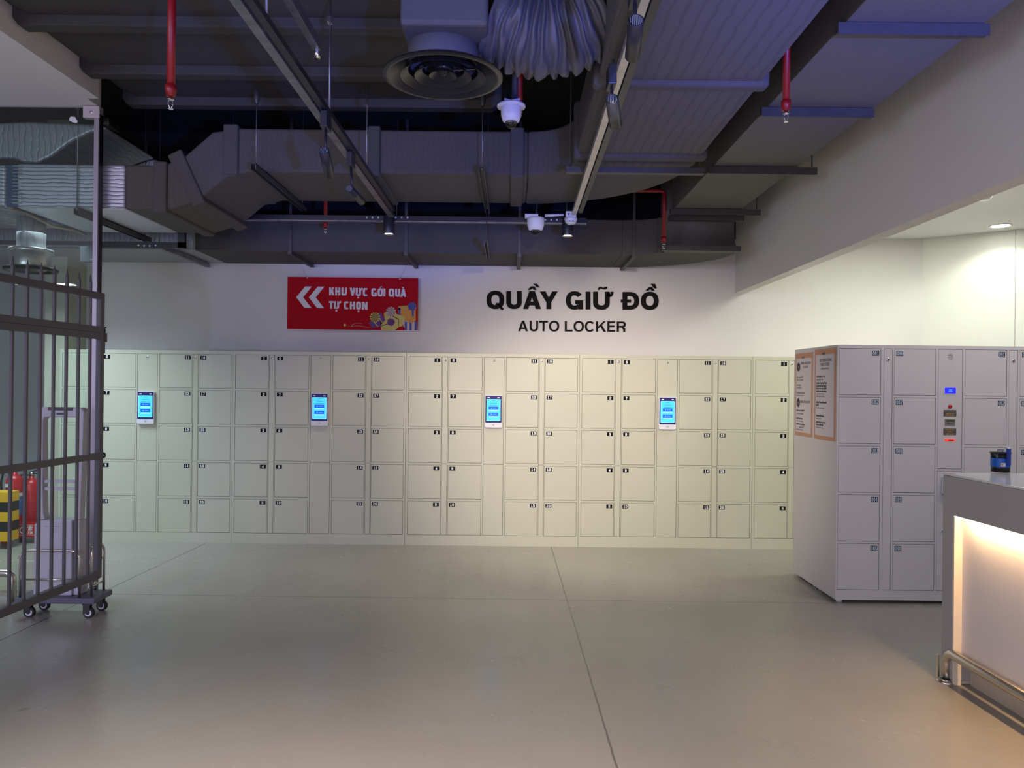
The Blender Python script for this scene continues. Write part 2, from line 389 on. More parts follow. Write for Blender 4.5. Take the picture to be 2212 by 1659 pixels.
# glass partition with its steel post
gp = thing('glass_partition', (GX - 2.5, GY, 0), 'clear glass partition from floor to ceiling behind the fence gate', 'glass partition')
x0 = GX - 0.03
for i in range(2):
    xa, xb = (x0 - 2.6 * (i + 1), x0 - 2.6 * i - 0.012)
    MB().box(xa, xb, GY - 0.006, GY + 0.006, 0.02, GZ - 0.01, GLASS).build('pane', gp)
MB().box(x0 - 0.010, x0 + 0.022, GY - 0.03, GY + 0.02, 0.0, GZ - 0.06, mat('post_steel', (0.36, 0.33, 0.38), 0.4, 0.6)).box(x0 + 0.022, x0 + 0.030, GY - 0.03, GY + 0.02, 0.0, GZ - 0.06, BLACK).build('post', gp)
MB().box(x0 - 0.09, x0 + 0.03, GY - 0.035, GY + 0.02, GZ - 0.09, GZ - 0.005, mat('clamp_metal', (0.55, 0.48, 0.50), 0.5, 0.4)).cyl((x0 - 0.03, GY - 0.04, GZ - 0.05), (x0 - 0.03, GY - 0.03, GZ - 0.05), 0.012, CHROME).build('clamp', gp, bevel=0.004)
MB().box(x0 - 5.2, x0, GY - 0.02, GY + 0.02, 0, 0.03, STEEL).build('floor_channel', gp)
c = at(158, 259, Y=GY - 0.0065)
MB().prism([(c.x - .030, c.z + .008), (c.x - .018, c.z + .024), (c.x + .012, c.z + .022), (c.x + .032, c.z - .010), (c.x + .026, c.z - .024), (c.x, c.z - .018), (c.x - .028, c.z - .006)], 'y', GY - 0.0065, GY - 0.006, WPL).build('torn_sticker', gp)

# ------------------------------------------------------------------ letter shapes
def ring(cx, cy, rx, ry, tx, ty, a0, a1, e=2.3, n=18):
    def P(a, ax, ay):
        c_, s_ = math.cos(math.radians(a)), math.sin(math.radians(a))
        return (cx + ax * math.copysign(abs(c_) ** (2 / e), c_), cy + ay * math.copysign(abs(s_) ** (2 / e), s_))
    out = []
    for i in range(n):
        p, q = a0 + (a1 - a0) * i / n, a0 + (a1 - a0) * (i + 1) / n
        out.append([P(p, rx, ry), P(q, rx, ry), P(q, rx - tx, ry - ty), P(p, rx - tx, ry - ty)])
    return out
def glyph(ch, w, h, s_, e=2.3):
    """capital letter as polygons in a box w wide and h high with stem s_"""
    t = s_ * .84; R = lambda x0, y0, x1, y1: [(x0, y0), (x1, y0), (x1, y1), (x0, y1)]
    if ch == 'I': return [R(0, 0, w, h)]
    if ch == 'T': return [R(0, h - t, w, h), R(w / 2 - s_ / 2, 0, w / 2 + s_ / 2, h)]
    if ch == 'L': return [R(0, 0, s_, h), R(0, 0, w, t)]
    if ch == 'E': return [R(0, 0, s_, h), R(0, 0, w, t), R(0, h - t, w * .98, h), R(0, h * .52 - t / 2, w * .92, h * .52 + t / 2)]
    if ch == 'H': return [R(0, 0, s_, h), R(w - s_, 0, w, h), R(0, h * .52 - t / 2, w, h * .52 + t / 2)]
    if ch == 'N': return [R(0, 0, s_, h), R(w - s_, 0, w, h), [(0, h), (s_ * 1.12, h), (w, 0), (w - s_ * 1.12, 0)]]
    if ch == 'K': return [R(0, 0, s_, h), [(w - s_ * 1.25, h), (w * .98, h), (s_, h * .30), (s_, h * .62 - s_ * .6)], [(w * .36, h * .60), (w * .36 + s_ * .9, h * .72), (w, 0), (w - s_ * 1.2, 0)]]
    if ch == 'V': return [[(0, h), (s_ * 1.06, h), (w / 2 + s_ * .5, 0), (w / 2 - s_ * .5, 0)], [(w, h), (w - s_ * 1.06, h), (w / 2 - s_ * .5, 0), (w / 2 + s_ * .5, 0)]]
    if ch == 'A': return [[(0, 0), (s_ * 1.06, 0), (w / 2 + s_ * .42, h), (w / 2 - s_ * .58, h)], [(w, 0), (w - s_ * 1.06, 0), (w / 2 - s_ * .42, h), (w / 2 + s_ * .58, h)], R(w * .24, h * .20, w * .76, h * .20 + t * .88)]
    if ch == 'Y': return [R(w / 2 - s_ / 2, 0, w / 2 + s_ / 2, h * .44), [(0, h), (s_ * 1.15, h), (w / 2 + s_ * .5, h * .38), (w / 2 - s_ * .5, h * .38)], [(w, h), (w - s_ * 1.15, h), (w / 2 - s_ * .5, h * .38), (w / 2 + s_ * .5, h * .38)]]
    if ch == 'U': return [R(0, h * .38, s_, h), R(w - s_, h * .38, w, h)] + ring(w / 2, h * .38, w / 2, h * .39, s_, t * 1.05, 180, 360, e)
    if ch == 'O': return ring(w / 2, h / 2, w / 2, h * .515, s_, t, 0, 360, e, 32)
    if ch == 'Q': return glyph('O', w, h, s_, e) + [[(w * .50, h * .24), (w * .60, h * .36), (w * .98, -h * .01), (w * .88, -h * .09)]]
    if ch == 'C': return ring(w / 2, h / 2, w / 2, h * .515, s_, t, 38, 322, e, 28)
    if ch == 'G': return ring(w / 2, h / 2, w / 2, h * .515, s_, t, 36, 318, e, 28) + [R(w - s_ * .92, 0, w, h * .5), R(w * .54, h * .5 - t * .9, w, h * .5)]
    if ch == 'D': return [R(0, 0, s_, h), R(0, 0, w * .45, t), R(0, h - t, w * .45, h)] + ring(w * .45, h / 2, w * .55, h / 2, s_, t, -90, 90, e)
    if ch == 'P' or ch == 'R':
        o = [R(0, 0, s_, h), R(0, h - t, w * .55, h), R(0, h * .42, w * .55, h * .42 + t)] + ring(w * .55, h * .71, w * .43, h * .29, s_, t, -90, 90, e)
        if ch == 'R': o += [R(w * .72 - s_ * .1, 0, w * .72 - s_ * .1 + s_, h * .30), [(w * .45, h * .46), (w * .66, h * .46), (w * .98 - s_ * .1, h * .30), (w * .72 - s_ * .1, h * .22)]]
        return o
    return []
DIG = {'0': [[(.25, 0), (.75, 0), (1, .22), (1, .78), (.75, 1), (.25, 1), (0, .78), (0, .22), (.25, 0)]], '1': [[(.18, .82), (.5, 1), (.5, 0)], [(.12, 0), (.88, 0)]],
       '2': [[(0, .80), (.22, 1), (.78, 1), (1, .82), (1, .64), (0, .12), (0, 0), (1, 0)]], '3': [[(0, .86), (.22, 1), (.78, 1), (1, .84), (1, .64), (.78, .52), (.38, .52)], [(.78, .52), (1, .38), (1, .16), (.78, 0), (.22, 0), (0, .14)]],
       '4': [[(.76, 0), (.76, 1), (0, .30), (1, .30)]], '5': [[(.95, 1), (.06, 1), (.06, .56), (.76, .60), (1, .42), (1, .18), (.78, 0), (.22, 0), (0, .14)]],
       '6': [[(.92, .90), (.74, 1), (.26, 1), (0, .76), (0, .20), (.24, 0), (.76, 0), (1, .20), (1, .40), (.76, .56), (.04, .54)]], '7': [[(0, 1), (1, 1), (.42, 0)]],
       '8': [[(.24, .52), (0, .36), (0, .18), (.24, 0), (.76, 0), (1, .18), (1, .36), (.76, .52), (.24, .52), (.05, .66), (.05, .86), (.26, 1), (.74, 1), (.95, .86), (.95, .66), (.76, .52)]],
       '9': [[(.08, .10), (.26, 0), (.74, 0), (1, .24), (1, .80), (.76, 1), (.24, 1), (0, .80), (0, .60), (.24, .44), (.96, .46)]]}
def digits(mb, txt, cx, y, z, w, h, s_, gap, m):
    tw_ = len(txt) * w + (len(txt) - 1) * gap; x0_ = cx - tw_ / 2; n = 0
    for i, ch in enumerate(txt):
        for pl in DIG[ch]:
            P = [(x0_ + i * (w + gap) + s_ / 2 + a * (w - s_), z + s_ / 2 + b * (h - s_)) for a, b in pl]
            for p, q_ in zip(P, P[1:]):
                d = Vector((q_[0] - p[0], q_[1] - p[1])).normalized() * s_ / 2; k = Vector((-d.y, d.x)); n += 1
                c4 = [(p[0] - d.x * .8 + k.x, p[1] - d.y * .8 + k.y), (q_[0] + d.x * .8 + k.x, q_[1] + d.y * .8 + k.y), (q_[0] + d.x * .8 - k.x, q_[1] + d.y * .8 - k.y), (p[0] - d.x * .8 - k.x, p[1] - d.y * .8 - k.y)]
                mb.face([mb.bm.verts.new((a, y - .00002 * n, b)) for a, b in c4], m)
# ------------------------------------------------------------------ lockers
def panel_with_gap(mb, x0, x1, z0, z1, m, y=0.0, th=0.018):
    mb.box(x0, x1, y + 0.0015, y + th, z0, z1, m)
def make_locker(W, H, dep, cols, rows, nums, M, tagm, digm, zkick, tw, th_, numfmt, label, group, style):
    """cols: dict of openings in local x; rows: list of (z0, z1); front plane is local y = 0"""
    t = thing('locker_unit', (0, 0, 0), label, 'locker', group)
    b = MB(); g = 0.003; fd = 0.022
    b.box(0.0008, W - 0.0008, fd, dep, zkick, H, M)
    ops = sorted([(c[0], c[1], k) for k, cs in cols.items() for c in cs])
    ztop, zbot = rows[0][1], rows[-1][0]
    xs = [0.0008] + [v for a, c_, k in ops for v in (a - g, c_ + g)] + [W - 0.0008]
    for i in range(0, len(xs), 2): b.box(xs[i], xs[i + 1], 0, fd, zbot - g, ztop + g, M)
    b.box(0.0008, W - 0.0008, 0, fd, ztop + g, H, M); b.box(0.0008, W - 0.0008, 0, fd, zkick, zbot - g, M)
    for a, c_, k in ops:
        if k == 'door':
            for (z0, z1), (z2, z3) in zip(rows, rows[1:]): b.box(a - g, c_ + g, 0, fd, z3 + g, z0 - g, M)
    if style == 'white':
        b.box(cols['panel'][0][0] - g, cols['panel'][0][1] + g, 0, fd, rows[2][0] + .16, rows[2][0] + .174, M)
    b.build('body', t, local=True)
    if zkick > 0.005:
        for x in (0.05, W - 0.05):
            for y in (0.05, dep - 0.05): MB().cyl((x, y, 0), (x, y, zkick), 0.022, WPL).build('foot', t, local=True)
    n = 0
    for ci, (a, c_) in enumerate(cols['door']):
        for ri, (z0, z1) in enumerate(rows):
            d = MB(); d.box(a, c_, 0.001, 0.019, z0, z1, M); do = d.build('door', t, local=True, bevel=0.0015, seg=1)
            num = numfmt(nums[ci][ri]); right = ci % 2 == 0
            px = c_ - 0.013 - tw if right else a + 0.013
            pl = MB().box(px, px + tw, -0.0005, 0.001, z1 - 0.013 - th_, z1 - 0.013, tagm)
            if style == 'white': digits(pl, num, px + tw / 2, -0.0008, z1 - 0.013 - th_ * .90, .0125, th_ * .80, .0038, .0022, digm)
            else: digits(pl, num, px + tw / 2, -0.0008, z1 - 0.013 - th_ * .86, .0175 if num != '1' else .015, th_ * .72, .0056, .003, digm)
            pl.build('number_plate', do, local=True)
    for a, c_ in cols['strip']:
        zc_ = rows[3][1] + .012 if style != 'white' else zbot
        s_ = MB().box(a, c_, 0.001, 0.019, zc_ + (.002 if style != 'white' else 0), ztop, M).build('lock_strip', t, local=True, bevel=0.0015, seg=1)
        if style != 'white': MB().box(a, c_, 0.001, 0.019, zbot, zc_ - .0005, M).build('lower_strip', t, local=True, bevel=0.0015, seg=1)
        lock(s_, (a + c_) / 2, ztop - (0.03 if style != 'white' else 0.075), 0.0105 if style != 'white' else .013)
    return t
def lock(parent, x, z, r=0.0105):
    MB().lathe([(0, -0.006), (r * 0.8, -0.006), (r, -0.004), (r, 0.001)], (x, 0.001, z), (0, 1, 0), CHROME, 16).box(x - .0012, x + .0012, -0.0055, -0.0051, z - r * .6, z + r * .6, BLACK).build('lock', parent, local=True)

UW = 1.668; LH = 1.85
rows_c = []; zt = LH - 0.036
for i in range(5): rows_c.append((zt - 0.3475 * i - 0.322, zt - 0.3475 * i))
cols_c = dict(door=[(.026, .339), (.412, .729), (.963, 1.272), (1.340, 1.648)], strip=[(.350, .399), (1.284, 1.330)], panel=[(.750, .940)])
nums_c = [list(range(1 + 5 * i, 6 + 5 * i)) for i in range(4)]
lk = make_locker(UW, LH, 0.43, cols_c, rows_c, nums_c, LCREAM, TAGB, TAGW, 0.0, 0.056, 0.037, str,
                 'x', 'grey-beige numbered locker units in a row along the back wall', 'cream')
# centre panel in two plates, with the face terminal on the upper one
pa, pb = cols_c['panel'][0]
zsplit = rows_c[3][1] + 0.012
up = MB().box(pa, pb, 0.001, 0.019, zsplit + 0.004, rows_c[0][1], LCREAM).build('control_panel', lk, local=True, bevel=0.0015, seg=1)
lock(up, (pa + pb) / 2, rows_c[0][1] - 0.03)
lo = MB().box(pa, pb, 0.001, 0.019, rows_c[4][0], zsplit, LCREAM).build('lower_panel', lk, local=True, bevel=0.0015, seg=1)
tx0, tx1, tz0, tz1 = pa + 0.012, pa + 0.175, rows_c[1][0] - 0.004, rows_c[1][0] + 0.306
term = MB().rbox(tx0, tx1, -0.030, 0.002, tz0, tz1, 0.010, WPL).build('touch_terminal', lk, local=True, bevel=0.002)
gz = tz0 + 0.048
MB().rbox(tx0 + .004, tx1 - .004, -0.0315, -0.029, gz, tz1 - .004, 0.007, SCRN).rbox(tx0 + .022, tx0 + .045, -0.0325, -0.031, tz1 - .028, tz1 - .018, .004, TAGW).rbox(tx1 - .045, tx1 - .022, -0.0325, -0.031, tz1 - .028, tz1 - .018, .004, TAGW).build('bezel', term, local=True)  # the two white ovals are LED reflections painted onto the bezel
sc = MB(); sx0, sx1, sz0, sz1 = tx0 + .015, tx1 - .015, gz + .018, tz1 - .038; cx = (sx0 + sx1) / 2; hh = sz1 - sz0
sc.box(sx0, sx1, -0.0322, -0.031, sz0, sz1, SCRL).box(sx0 + .005, sx1 - .005, -0.0325, -0.032, sz0 + .005, sz1 - .005, SCR)
for fz in (0.30, 0.59): 
    sc.box(cx - .046, cx + .046, -0.0330, -0.0324, sz0 + hh * (fz - .075), sz0 + hh * (fz + .075), SCRB)
    sc.cyl((cx - .020, -0.0333, sz0 + hh * fz), (cx - .020, -0.0329, sz0 + hh * fz), .006, SCR, 12).box(cx - .005, cx + .030, -0.0333, -0.0329, sz0 + hh * fz - .002, sz0 + hh * fz + .002, SCR)
    sc.box(cx - .046, cx + .046, -0.0328, -0.0324, sz0 + hh * (fz - .15), sz0 + hh * (fz - .09), SCRL)
for fz, hw in ((.94, .014), (.82, .032), (.72, .040)): sc.box(cx - hw, cx + hw, -0.0328, -0.0324, sz0 + hh * fz - .0022, sz0 + hh * fz + .0022, SCRT)
sc.build('screen', term, local=True)
ic = MB(); zc = tz0 + .026
ic.lathe([(0.0125, 0), (0.0125, 0.001), (0.0115, 0.001), (0.0115, 0)], (cx, -0.0308, zc), (0, 1, 0), CABG, 20)
ic.prism([(cx - .007, zc - .003), (cx - .003, zc - .003), (cx + .001, zc - .008), (cx + .001, zc + .008), (cx - .003, zc + .003), (cx - .007, zc + .003)], 'y', -0.0308, -0.03, CABG)
for r in (.005, .009): ic.tube([(cx + .001 + r * math.cos(a), -0.0305, zc + r * math.sin(a)) for a in [(-50 + 20 * i) * PI / 180 for i in range(6)]], .0008, CABG, 6)
ic.build('speaker_symbol', term, local=True)

SEAM = [-2.688 - UW * 1.0 + 0.0, -2.688, -1.0185, 0.6505, 2.3195 - 0.0]
lbl = ['grey-beige locker unit seen partly through the glass behind the fence gate',
       'grey-beige locker unit in the row, below the red gift-wrapping sign and left of the lettering',
       'grey-beige locker unit in the row, under the left end of the black wall lettering',
       'grey-beige locker unit in the row, under the right end of the lettering',
       'grey-beige locker unit of which only the first column shows beside the poster panels']
lbl[1] = 'grey-beige locker unit in the row directly below the red gift sign, dim at its top'
for i, x in enumerate(SEAM):
    o = lk if i == 0 else copy_tree(lk)
    o.location = (x, 7.31, 0); o['label'] = lbl[i]
    # z drops to the right in the photograph only through the camera's roll: all stand level

# white numbered bank on the right, two cabinets back to back
rows_w = []; zt = 1.835 - 0.006
for i in range(5): rows_w.append((1.845 - 0.3525 * i - 0.332 - .005, 1.845 - 0.3525 * i - .005))
cols_w = dict(door=[(.015, .313), (.413, .711), (.926, 1.224), (1.322, 1.620)], strip=[(.338, .397), (1.244, 1.302)], panel=[(.731, .904)])
nums_w = [list(range(81 + 5 * i, 86 + 5 * i)) for i in range(4)]
WX, WY = 2.352, 5.49
wk = make_locker(1.635, 1.868, 0.415, cols_w, rows_w, nums_w, LWHITE, TAGN, TAGL, 0.024, 0.048, 0.036, lambda n: '%03d' % n,
                 'white numbered locker bank facing the camera beside the counter, doors 081 onward', None, 'white')
wk.name = 'locker_bank'; wk.location = (WX, WY, 0)
pa, pb = cols_w['panel'][0]; zsp = rows_w[2][0] + .167
up = MB().box(pa, pb, 0.001, 0.019, zsp + .010, rows_w[0][1], LWHITE).build('control_panel', wk, local=True, bevel=0.0015, seg=1)
lo = MB().box(pa, pb, 0.001, 0.019, rows_w[4][0], zsp - .010, LWHITE).build('lower_panel', wk, local=True, bevel=0.0015, seg=1)
cx = (pa + pb) / 2; s = 298.7 * 2.677
def zy(py): return 1.868 - (py - 122) / s    # rows of the panel measured from the cabinet top
g_ = MB()
for i, hw in enumerate((.011, .017, .020, .017, .011)): g_.box(cx - hw, cx + hw, -0.0005, 0.0015, zy(170 + i * 8.5) - .0012, zy(170 + i * 8.5) + .0012, BROWN)
g_.build('speaker_slots', up, local=True)
MB().box(cx - .045, cx + .043, -0.002, 0.0015, zy(402), zy(359), WPL).box(cx - .041, cx + .039, -0.003, -0.0015, zy(398), zy(363), LCD).box(cx - .012, cx + .012, -.0035, -.0028, zy(378), zy(375), SCR).box(cx - .015, cx + .014, -.0035, -.0028, zy(386), zy(383.5), SCR).build('lcd_display', up, local=True)
MB().lathe([(0, -0.008), (.011, -0.007), (.014, -0.003), (.0145, 0.0015)], (cx, 0, zy(473)), (0, 1, 0), mat('button_red', (0.45, 0.01, 0.02), 0.35)).build('red_button', up, local=True)
def sticker(z0, z1, lines):
    m = MB().rbox(cx - .047, cx + .046, -0.0003, 0.0015, z0, z1, .005, BROWN)
    hgt = z1 - z0
    for k, (t_, fz) in enumerate(lines): m.text(t_, cx, -0.0006, z0 + hgt * fz, .0078, GOLD, bold=.02, sx=.78)
    m.build('instruction_sticker', up, local=True)
sticker(zy(531), zy(494), [('BẤM NÚT NÀY', .34), ('ĐỂ LẤY MÃ VẠCH', .06)])
sticker(zy(638), zy(600), [('NHẬN MÃ VẠCH', .72), ('ĐỂ MỞ TỦ', .40), ('QUÉT TẠI ĐÂY', .07)])
MB().box(cx - .037, cx + .037, -0.003, 0.0015, zy(583), zy(545), STEEL).box(cx - .030, cx + .030, -0.0035, -0.002, zy(560), zy(552), BLACK).rbox(cx - .026, cx + .026, -0.0045, -0.002, zy(576), zy(564), .003, GALV).build('ticket_slot', up, local=True)
MB().box(cx - .037, cx + .037, -0.002, 0.0015, zy(673), zy(660), REDL).box(cx - .010, cx + .026, -0.0025, -0.0015, zy(670), zy(663), mat('scanner_window', (0.12, 0.0, 0.0), 0.2)).build('scanner_window', up, local=True)
hx = pa + .030
MB().prism([(-.040, zy(975)), (-.046, zy(965)), (-.050, zy(882)), (-.045, zy(878)), (0.001, zy(878)), (0.001, zy(975))], 'x', hx, hx + .10, WPL).box(hx + .008, hx + .09, -.036, .001, zy(976) - .012, zy(975), BLACK).build('barcode_reader', lo, local=True, bevel=.004)
m = MB()
for i in range(4): m.box(hx + .012, hx + .050, -0.0004, 0.0015, zy(990 + 9 * i), zy(987 + 9 * i), INK)
m.build('printed_note', lo, local=True)
lock(lo, pa + .040, zy(1193), .012)
# second cabinet of the pair, its doors to the far side
wb = MB(); wb.box(WX, WX + 1.635, WY + .417, WY + .83, .024, 1.868, LWHITE)
w2 = thing('locker_bank', (WX + .8, WY + .62, 0), 'white locker bank standing back to back behind the numbered one', 'locker')
wb.build('body', w2)
for ci, (a, c_) in enumerate(cols_w['door']):
    for (z0, z1) in rows_w: MB().box(WX + a, WX + c_, WY + .83, WY + .834, z0, z1, LWHITE).build('door', w2)
for x in (.05, 1.585):
    for y in (.47, .78): MB().cyl((WX + x, WY + y, 0), (WX + x, WY + y, .024), .022, WPL).build('foot', w2)

# posters on the side of the two cabinets (surface faces -X)
def poster(y0, y1, z0, z1, lines, label, icons):
    X0 = WX - 0.0
    t = MB(); t.box(X0 - .004, X0 - .0005, y0, y1, z0, z1, ORANGE)
    t.box(X0 - .0050, X0 - .003, y0 + .022, y1 - .022, z0 + .028, z1 - .042, PAPER)
    wdt = y1 - y0 - .044; hgt = z1 - z0
    for txt, fx, fz, h, m_, bold, sx_ in lines:
        # text runs from far (left in view) to near: local x -> -Y, normal -> -X
        M = Matrix(((0, 0, -1, X0 - .0055), (-1, 0, 0, y1 - .022 - wdt * fx), (0, 1, 0, z1 - hgt * fz), (0, 0, 0, 1)))
        t.text(txt, 0, 0, 0, h, m_, bold=bold, align='LEFT', sx=sx_, M=M)
    for fx, fz in icons:
        yc, zc = y1 - .022 - wdt * fx, z1 - hgt * fz
        t.lathe([(0, 0), (.036, 0), (.036, .001), (.028, .001), (.028, .0004), (0, .0004)], (X0 - .0052, yc, zc), (-1, 0, 0), INK)
        t.box(X0 - .0068, X0 - .005, yc - .009, yc + .009, zc - .010, zc + .018, INK)
        t.box(X0 - .0070, X0 - .005, yc - .004, yc + .004, zc - .004, zc + .006, PAPER)
    return tag(t.build('instruction_poster'), label, 'poster', 'locker instruction posters')
PT = 1.848
L1 = [('mart', .36, .065, .026, INKG, .02, .8), ('HƯỚNG DẪN SỬ DỤNG', .30, .135, .018, INKG, .02, .75), ('TỦ GIỮ ĐỒ', .45, .18, .018, INKG, .02, .8),
      ('Bước 1: Chọn GỬI ĐỒ', .05, .30, .013, INKG, .01, .75), ('Step 1: Press to open locker', .05, .33, .011, INKG, 0, .75),
      ('Bước 2: Lấy mã', .05, .395, .013, INKG, .01, .75), ('Step 2: Get the code', .05, .425, .011, INKG, 0, .75),
      ('Bước 3: Để đồ vào tủ và đóng cửa', .05, .49, .013, INKG, .01, .62), ('Step 3: Put in and close the door', .05, .52, .011, INKG, 0, .75),
      ('HƯỚNG DẪN NHẬN ĐỒ', .28, .60, .018, INKG, .02, .72),
      ('Bước 1: Chọn nút NHẬN ĐỒ', .05, .705, .013, INK, .01, .72), ('Step 1: Press the receive button', .05, .74, .011, INKG, 0, .72),
      ('Bước 2: Quét mã vạch', .05, .80, .013, INK, .01, .75), ('Step 2: Scan the barcode slip', .05, .83, .011, INKG, 0, .75),
      ('Bước 3: Nhận đồ trong tủ, kiểm tra', .05, .87, .013, INK, .01, .62), ('và đóng cửa tủ lại', .25, .905, .013, INKG, .01, .7),
      ('Step 3: Take your things, check', .05, .935, .011, INKG, 0, .7)]
L2 = [('mart', .36, .065, .026, INKG, .02, .8), ('QUY ĐỊNH SỬ DỤNG', .22, .14, .022, INKG, .02, .72), ('SMART LOCKER', .27, .185, .022, INKG, .02, .72), ('LOCKER REGULATIONS', .30, .225, .012, INKG, 0, .8),
      ('Giờ hoạt động: 8h - 22h', .05, .315, .014, INK, .02, .8), ('Opening time 8:00 - 22:00', .05, .345, .011, INKG, 0, .75),
      ('Quý khách vui lòng không để tài sản', .05, .385, .014, INK, .02, .66), ('giá trị, tiền mặt, hàng dễ cháy nổ', .05, .415, .014, INK, .02, .70),
      ('hàng có mùi vào trong tủ giữ đồ', .05, .445, .014, INK, .02, .72), ('không chịu trách nhiệm mất mát', .05, .475, .014, INK, .02, .70),
      ('Do not leave valuables, cash or', .05, .505, .011, INKG, 0, .8), ('flammable goods in the locker', .05, .53, .011, INKG, 0, .8),
      ('Không để đồ qua đêm trong tủ', .05, .60, .014, INK, .02, .74), ('giữ đồ', .05, .63, .014, INK, .02, .8), ('Do not leave items overnight', .05, .66, .011, INKG, 0, .8),
      ('Không làm mất mã vạch', .05, .75, .014, INK, .02, .74), ('Keep your barcode', .05, .78, .011, INKG, 0, .8),
      ('Sau khi sử dụng xong, vui lòng', .05, .82, .014, INK, .02, .74), ('đóng cửa tủ cẩn thận', .05, .85, .014, INK, .02, .74), ('Please close the door after use', .05, .88, .011, INKG, 0, .8)]
poster(WY + .445, WY + .80, 1.165, PT - .015, L1, 'orange-bordered instruction poster with two round black icons, the farther of two on the locker side', [(.15, .165), (.15, .60)])
poster(WY + .025, WY + .400, 1.165, PT, L2, 'orange-bordered rules poster without icons, nearest the front corner of the locker bank', [])

# ------------------------------------------------------------------ wall lettering and red sign
def letters(mb, LP_, y0, y1, m):
    for i, poly_ in enumerate(LP_): mb.prism(poly_, 'y', y0 - .00003 * (i % 5), y1, m)
def wl(u, v):                                 # lettering sheet to the wall: 4.424 sheet units to a photograph pixel
    p = at(1000 + u / 4.424, 580 + v / 4.424, Y=YW); return (p.x, p.z)
def wall_line(rows, extra, sw_, label, e=2.3):
    mb = MB(); ps = []
    for ch, u0, u1, vt, vb in rows:
        for pg in glyph(ch, u1 - u0, vb - vt, (u1 - u0) if ch == 'I' else sw_, e): ps.append([wl(u0 + a_, vb - b_) for a_, b_ in pg])
    for pg in extra: ps.append([wl(*q_) for q_ in pg])
    letters(mb, ps, YW - .014, YW - .0005, LETTER)
    return tag(mb.build('wall_lettering'), label, 'lettering')
wall_line([('Q', 225, 395, 216, 386), ('U', 414, 562, 217, 386), ('A', 575, 745, 218, 387), ('Y', 735, 905, 220, 388), ('G', 983, 1147, 221, 391), ('I', 1172, 1218, 223, 391), ('U', 1243, 1402, 223, 393), ('D', 1524, 1682, 226, 394), ('O', 1700, 1869, 226, 394)],
          [[(617, 205), (650, 172), (685, 173), (703, 206), (676, 205), (664, 190), (645, 205)], [(670, 147), (708, 148), (735, 181), (708, 180)],
           [(1402, 276), (1400, 246), (1412, 236), (1410, 222), (1438, 224), (1434, 250), (1422, 268)], [(1376, 223), (1402, 223), (1402, 276), (1376, 262)],
           [(1287, 205), (1290, 188), (1304, 177), (1322, 178), (1340, 186), (1352, 178), (1380, 178), (1372, 196), (1356, 202), (1338, 200), (1322, 192), (1312, 193), (1306, 205)],
           [(1508, 296), (1605, 297), (1605, 327), (1508, 326)],
           [(1742, 212), (1774, 180), (1808, 180), (1830, 213), (1802, 213), (1790, 197), (1771, 212)], [(1793, 147), (1835, 149), (1850, 191), (1826, 190)]],
          46, 'large bold black letters QUẦY GIỮ ĐỒ on the back wall')
wall_line([('A', 528, 620, 500, 599), ('U', 637, 718, 500, 600), ('T', 728, 812, 501, 600), ('O', 822, 920, 502, 601), ('L', 973, 1047, 503, 602), ('O', 1057, 1155, 504, 603), ('C', 1165, 1258, 505, 604), ('K', 1272, 1365, 505, 605), ('E', 1380, 1453, 506, 605), ('R', 1470, 1557, 507, 606)],
          [], 19, 'smaller black letters AUTO LOCKER under the large wall lettering')

sg = thing('hanging_sign', (at(762, 712, Y=7.70).x, 7.70, at(762, 712, Y=7.70).z), 'red sign with white chevrons and gift boxes hanging above the lockers', 'sign')
A = at(620, 711, Y=7.70); B = at(903, 603, Y=7.70); sx0, sx1, sz0, sz1 = A.x, B.x, A.z, B.z + .01
MB().box(sx0, sx1, 7.70, 7.712, sz0, sz1, SIGNR).box(sx0 - .004, sx0, 7.698, 7.714, sz0 - .005, sz1 + .003, TAGW).box(sx0, sx1 + .004, 7.698, 7.714, sz0 - .005, sz0, TAGW).build('board', sg)
sw, sh = sx1 - sx0, sz1 - sz0
def SP(u, v): return (sx0 + (u - 130) / 1780 * sw, sz1 - (v - 130) / 705 * sh)   # positions on the printed board
for du in (0, 172):
    MB().prism([SP(252 + du, 403), SP(372 + du, 258), SP(462 + du, 258), SP(345 + du, 403), SP(462 + du, 548), SP(366 + du, 548)], 'y', 7.698, 7.7005, SIGNW).build('chevron', sg)
def sign_line(rows, extra):
    mb = MB(); ps = []
    for ch, u0, u1, vt, vb in rows:
        for pg in glyph(ch, u1 - u0, vb - vt, (u1 - u0) if ch == 'I' else 27, 3.6): ps.append([SP(u0 + a_, vb - b_) for a_, b_ in pg])
    for pg in extra: ps.append([SP(*q_) for q_ in pg])
    letters(mb, ps, 7.6985, 7.7005, SIGNW); mb.build('sign_text', sg)
sign_line([('K', 700, 772, 268, 372), ('H', 782, 852, 268, 373), ('U', 866, 941, 268, 373), ('V', 980, 1058, 270, 376), ('U', 1062, 1134, 271, 377), ('C', 1160, 1230, 272, 378), ('G', 1275, 1348, 274, 380), ('O', 1362, 1432, 274, 380), ('I', 1441, 1467, 275, 381), ('Q', 1512, 1588, 276, 382), ('U', 1600, 1668, 277, 383), ('A', 1672, 1750, 278, 385)],
          [[(1130, 300), (1130, 284), (1140, 284), (1140, 268), (1158, 268), (1156, 290), (1146, 302)], [(1086, 388), (1108, 388), (1108, 410), (1086, 410)], [(1386, 266), (1402, 246), (1426, 246), (1406, 266)], [(1688, 252), (1714, 252), (1722, 270), (1704, 270)]])
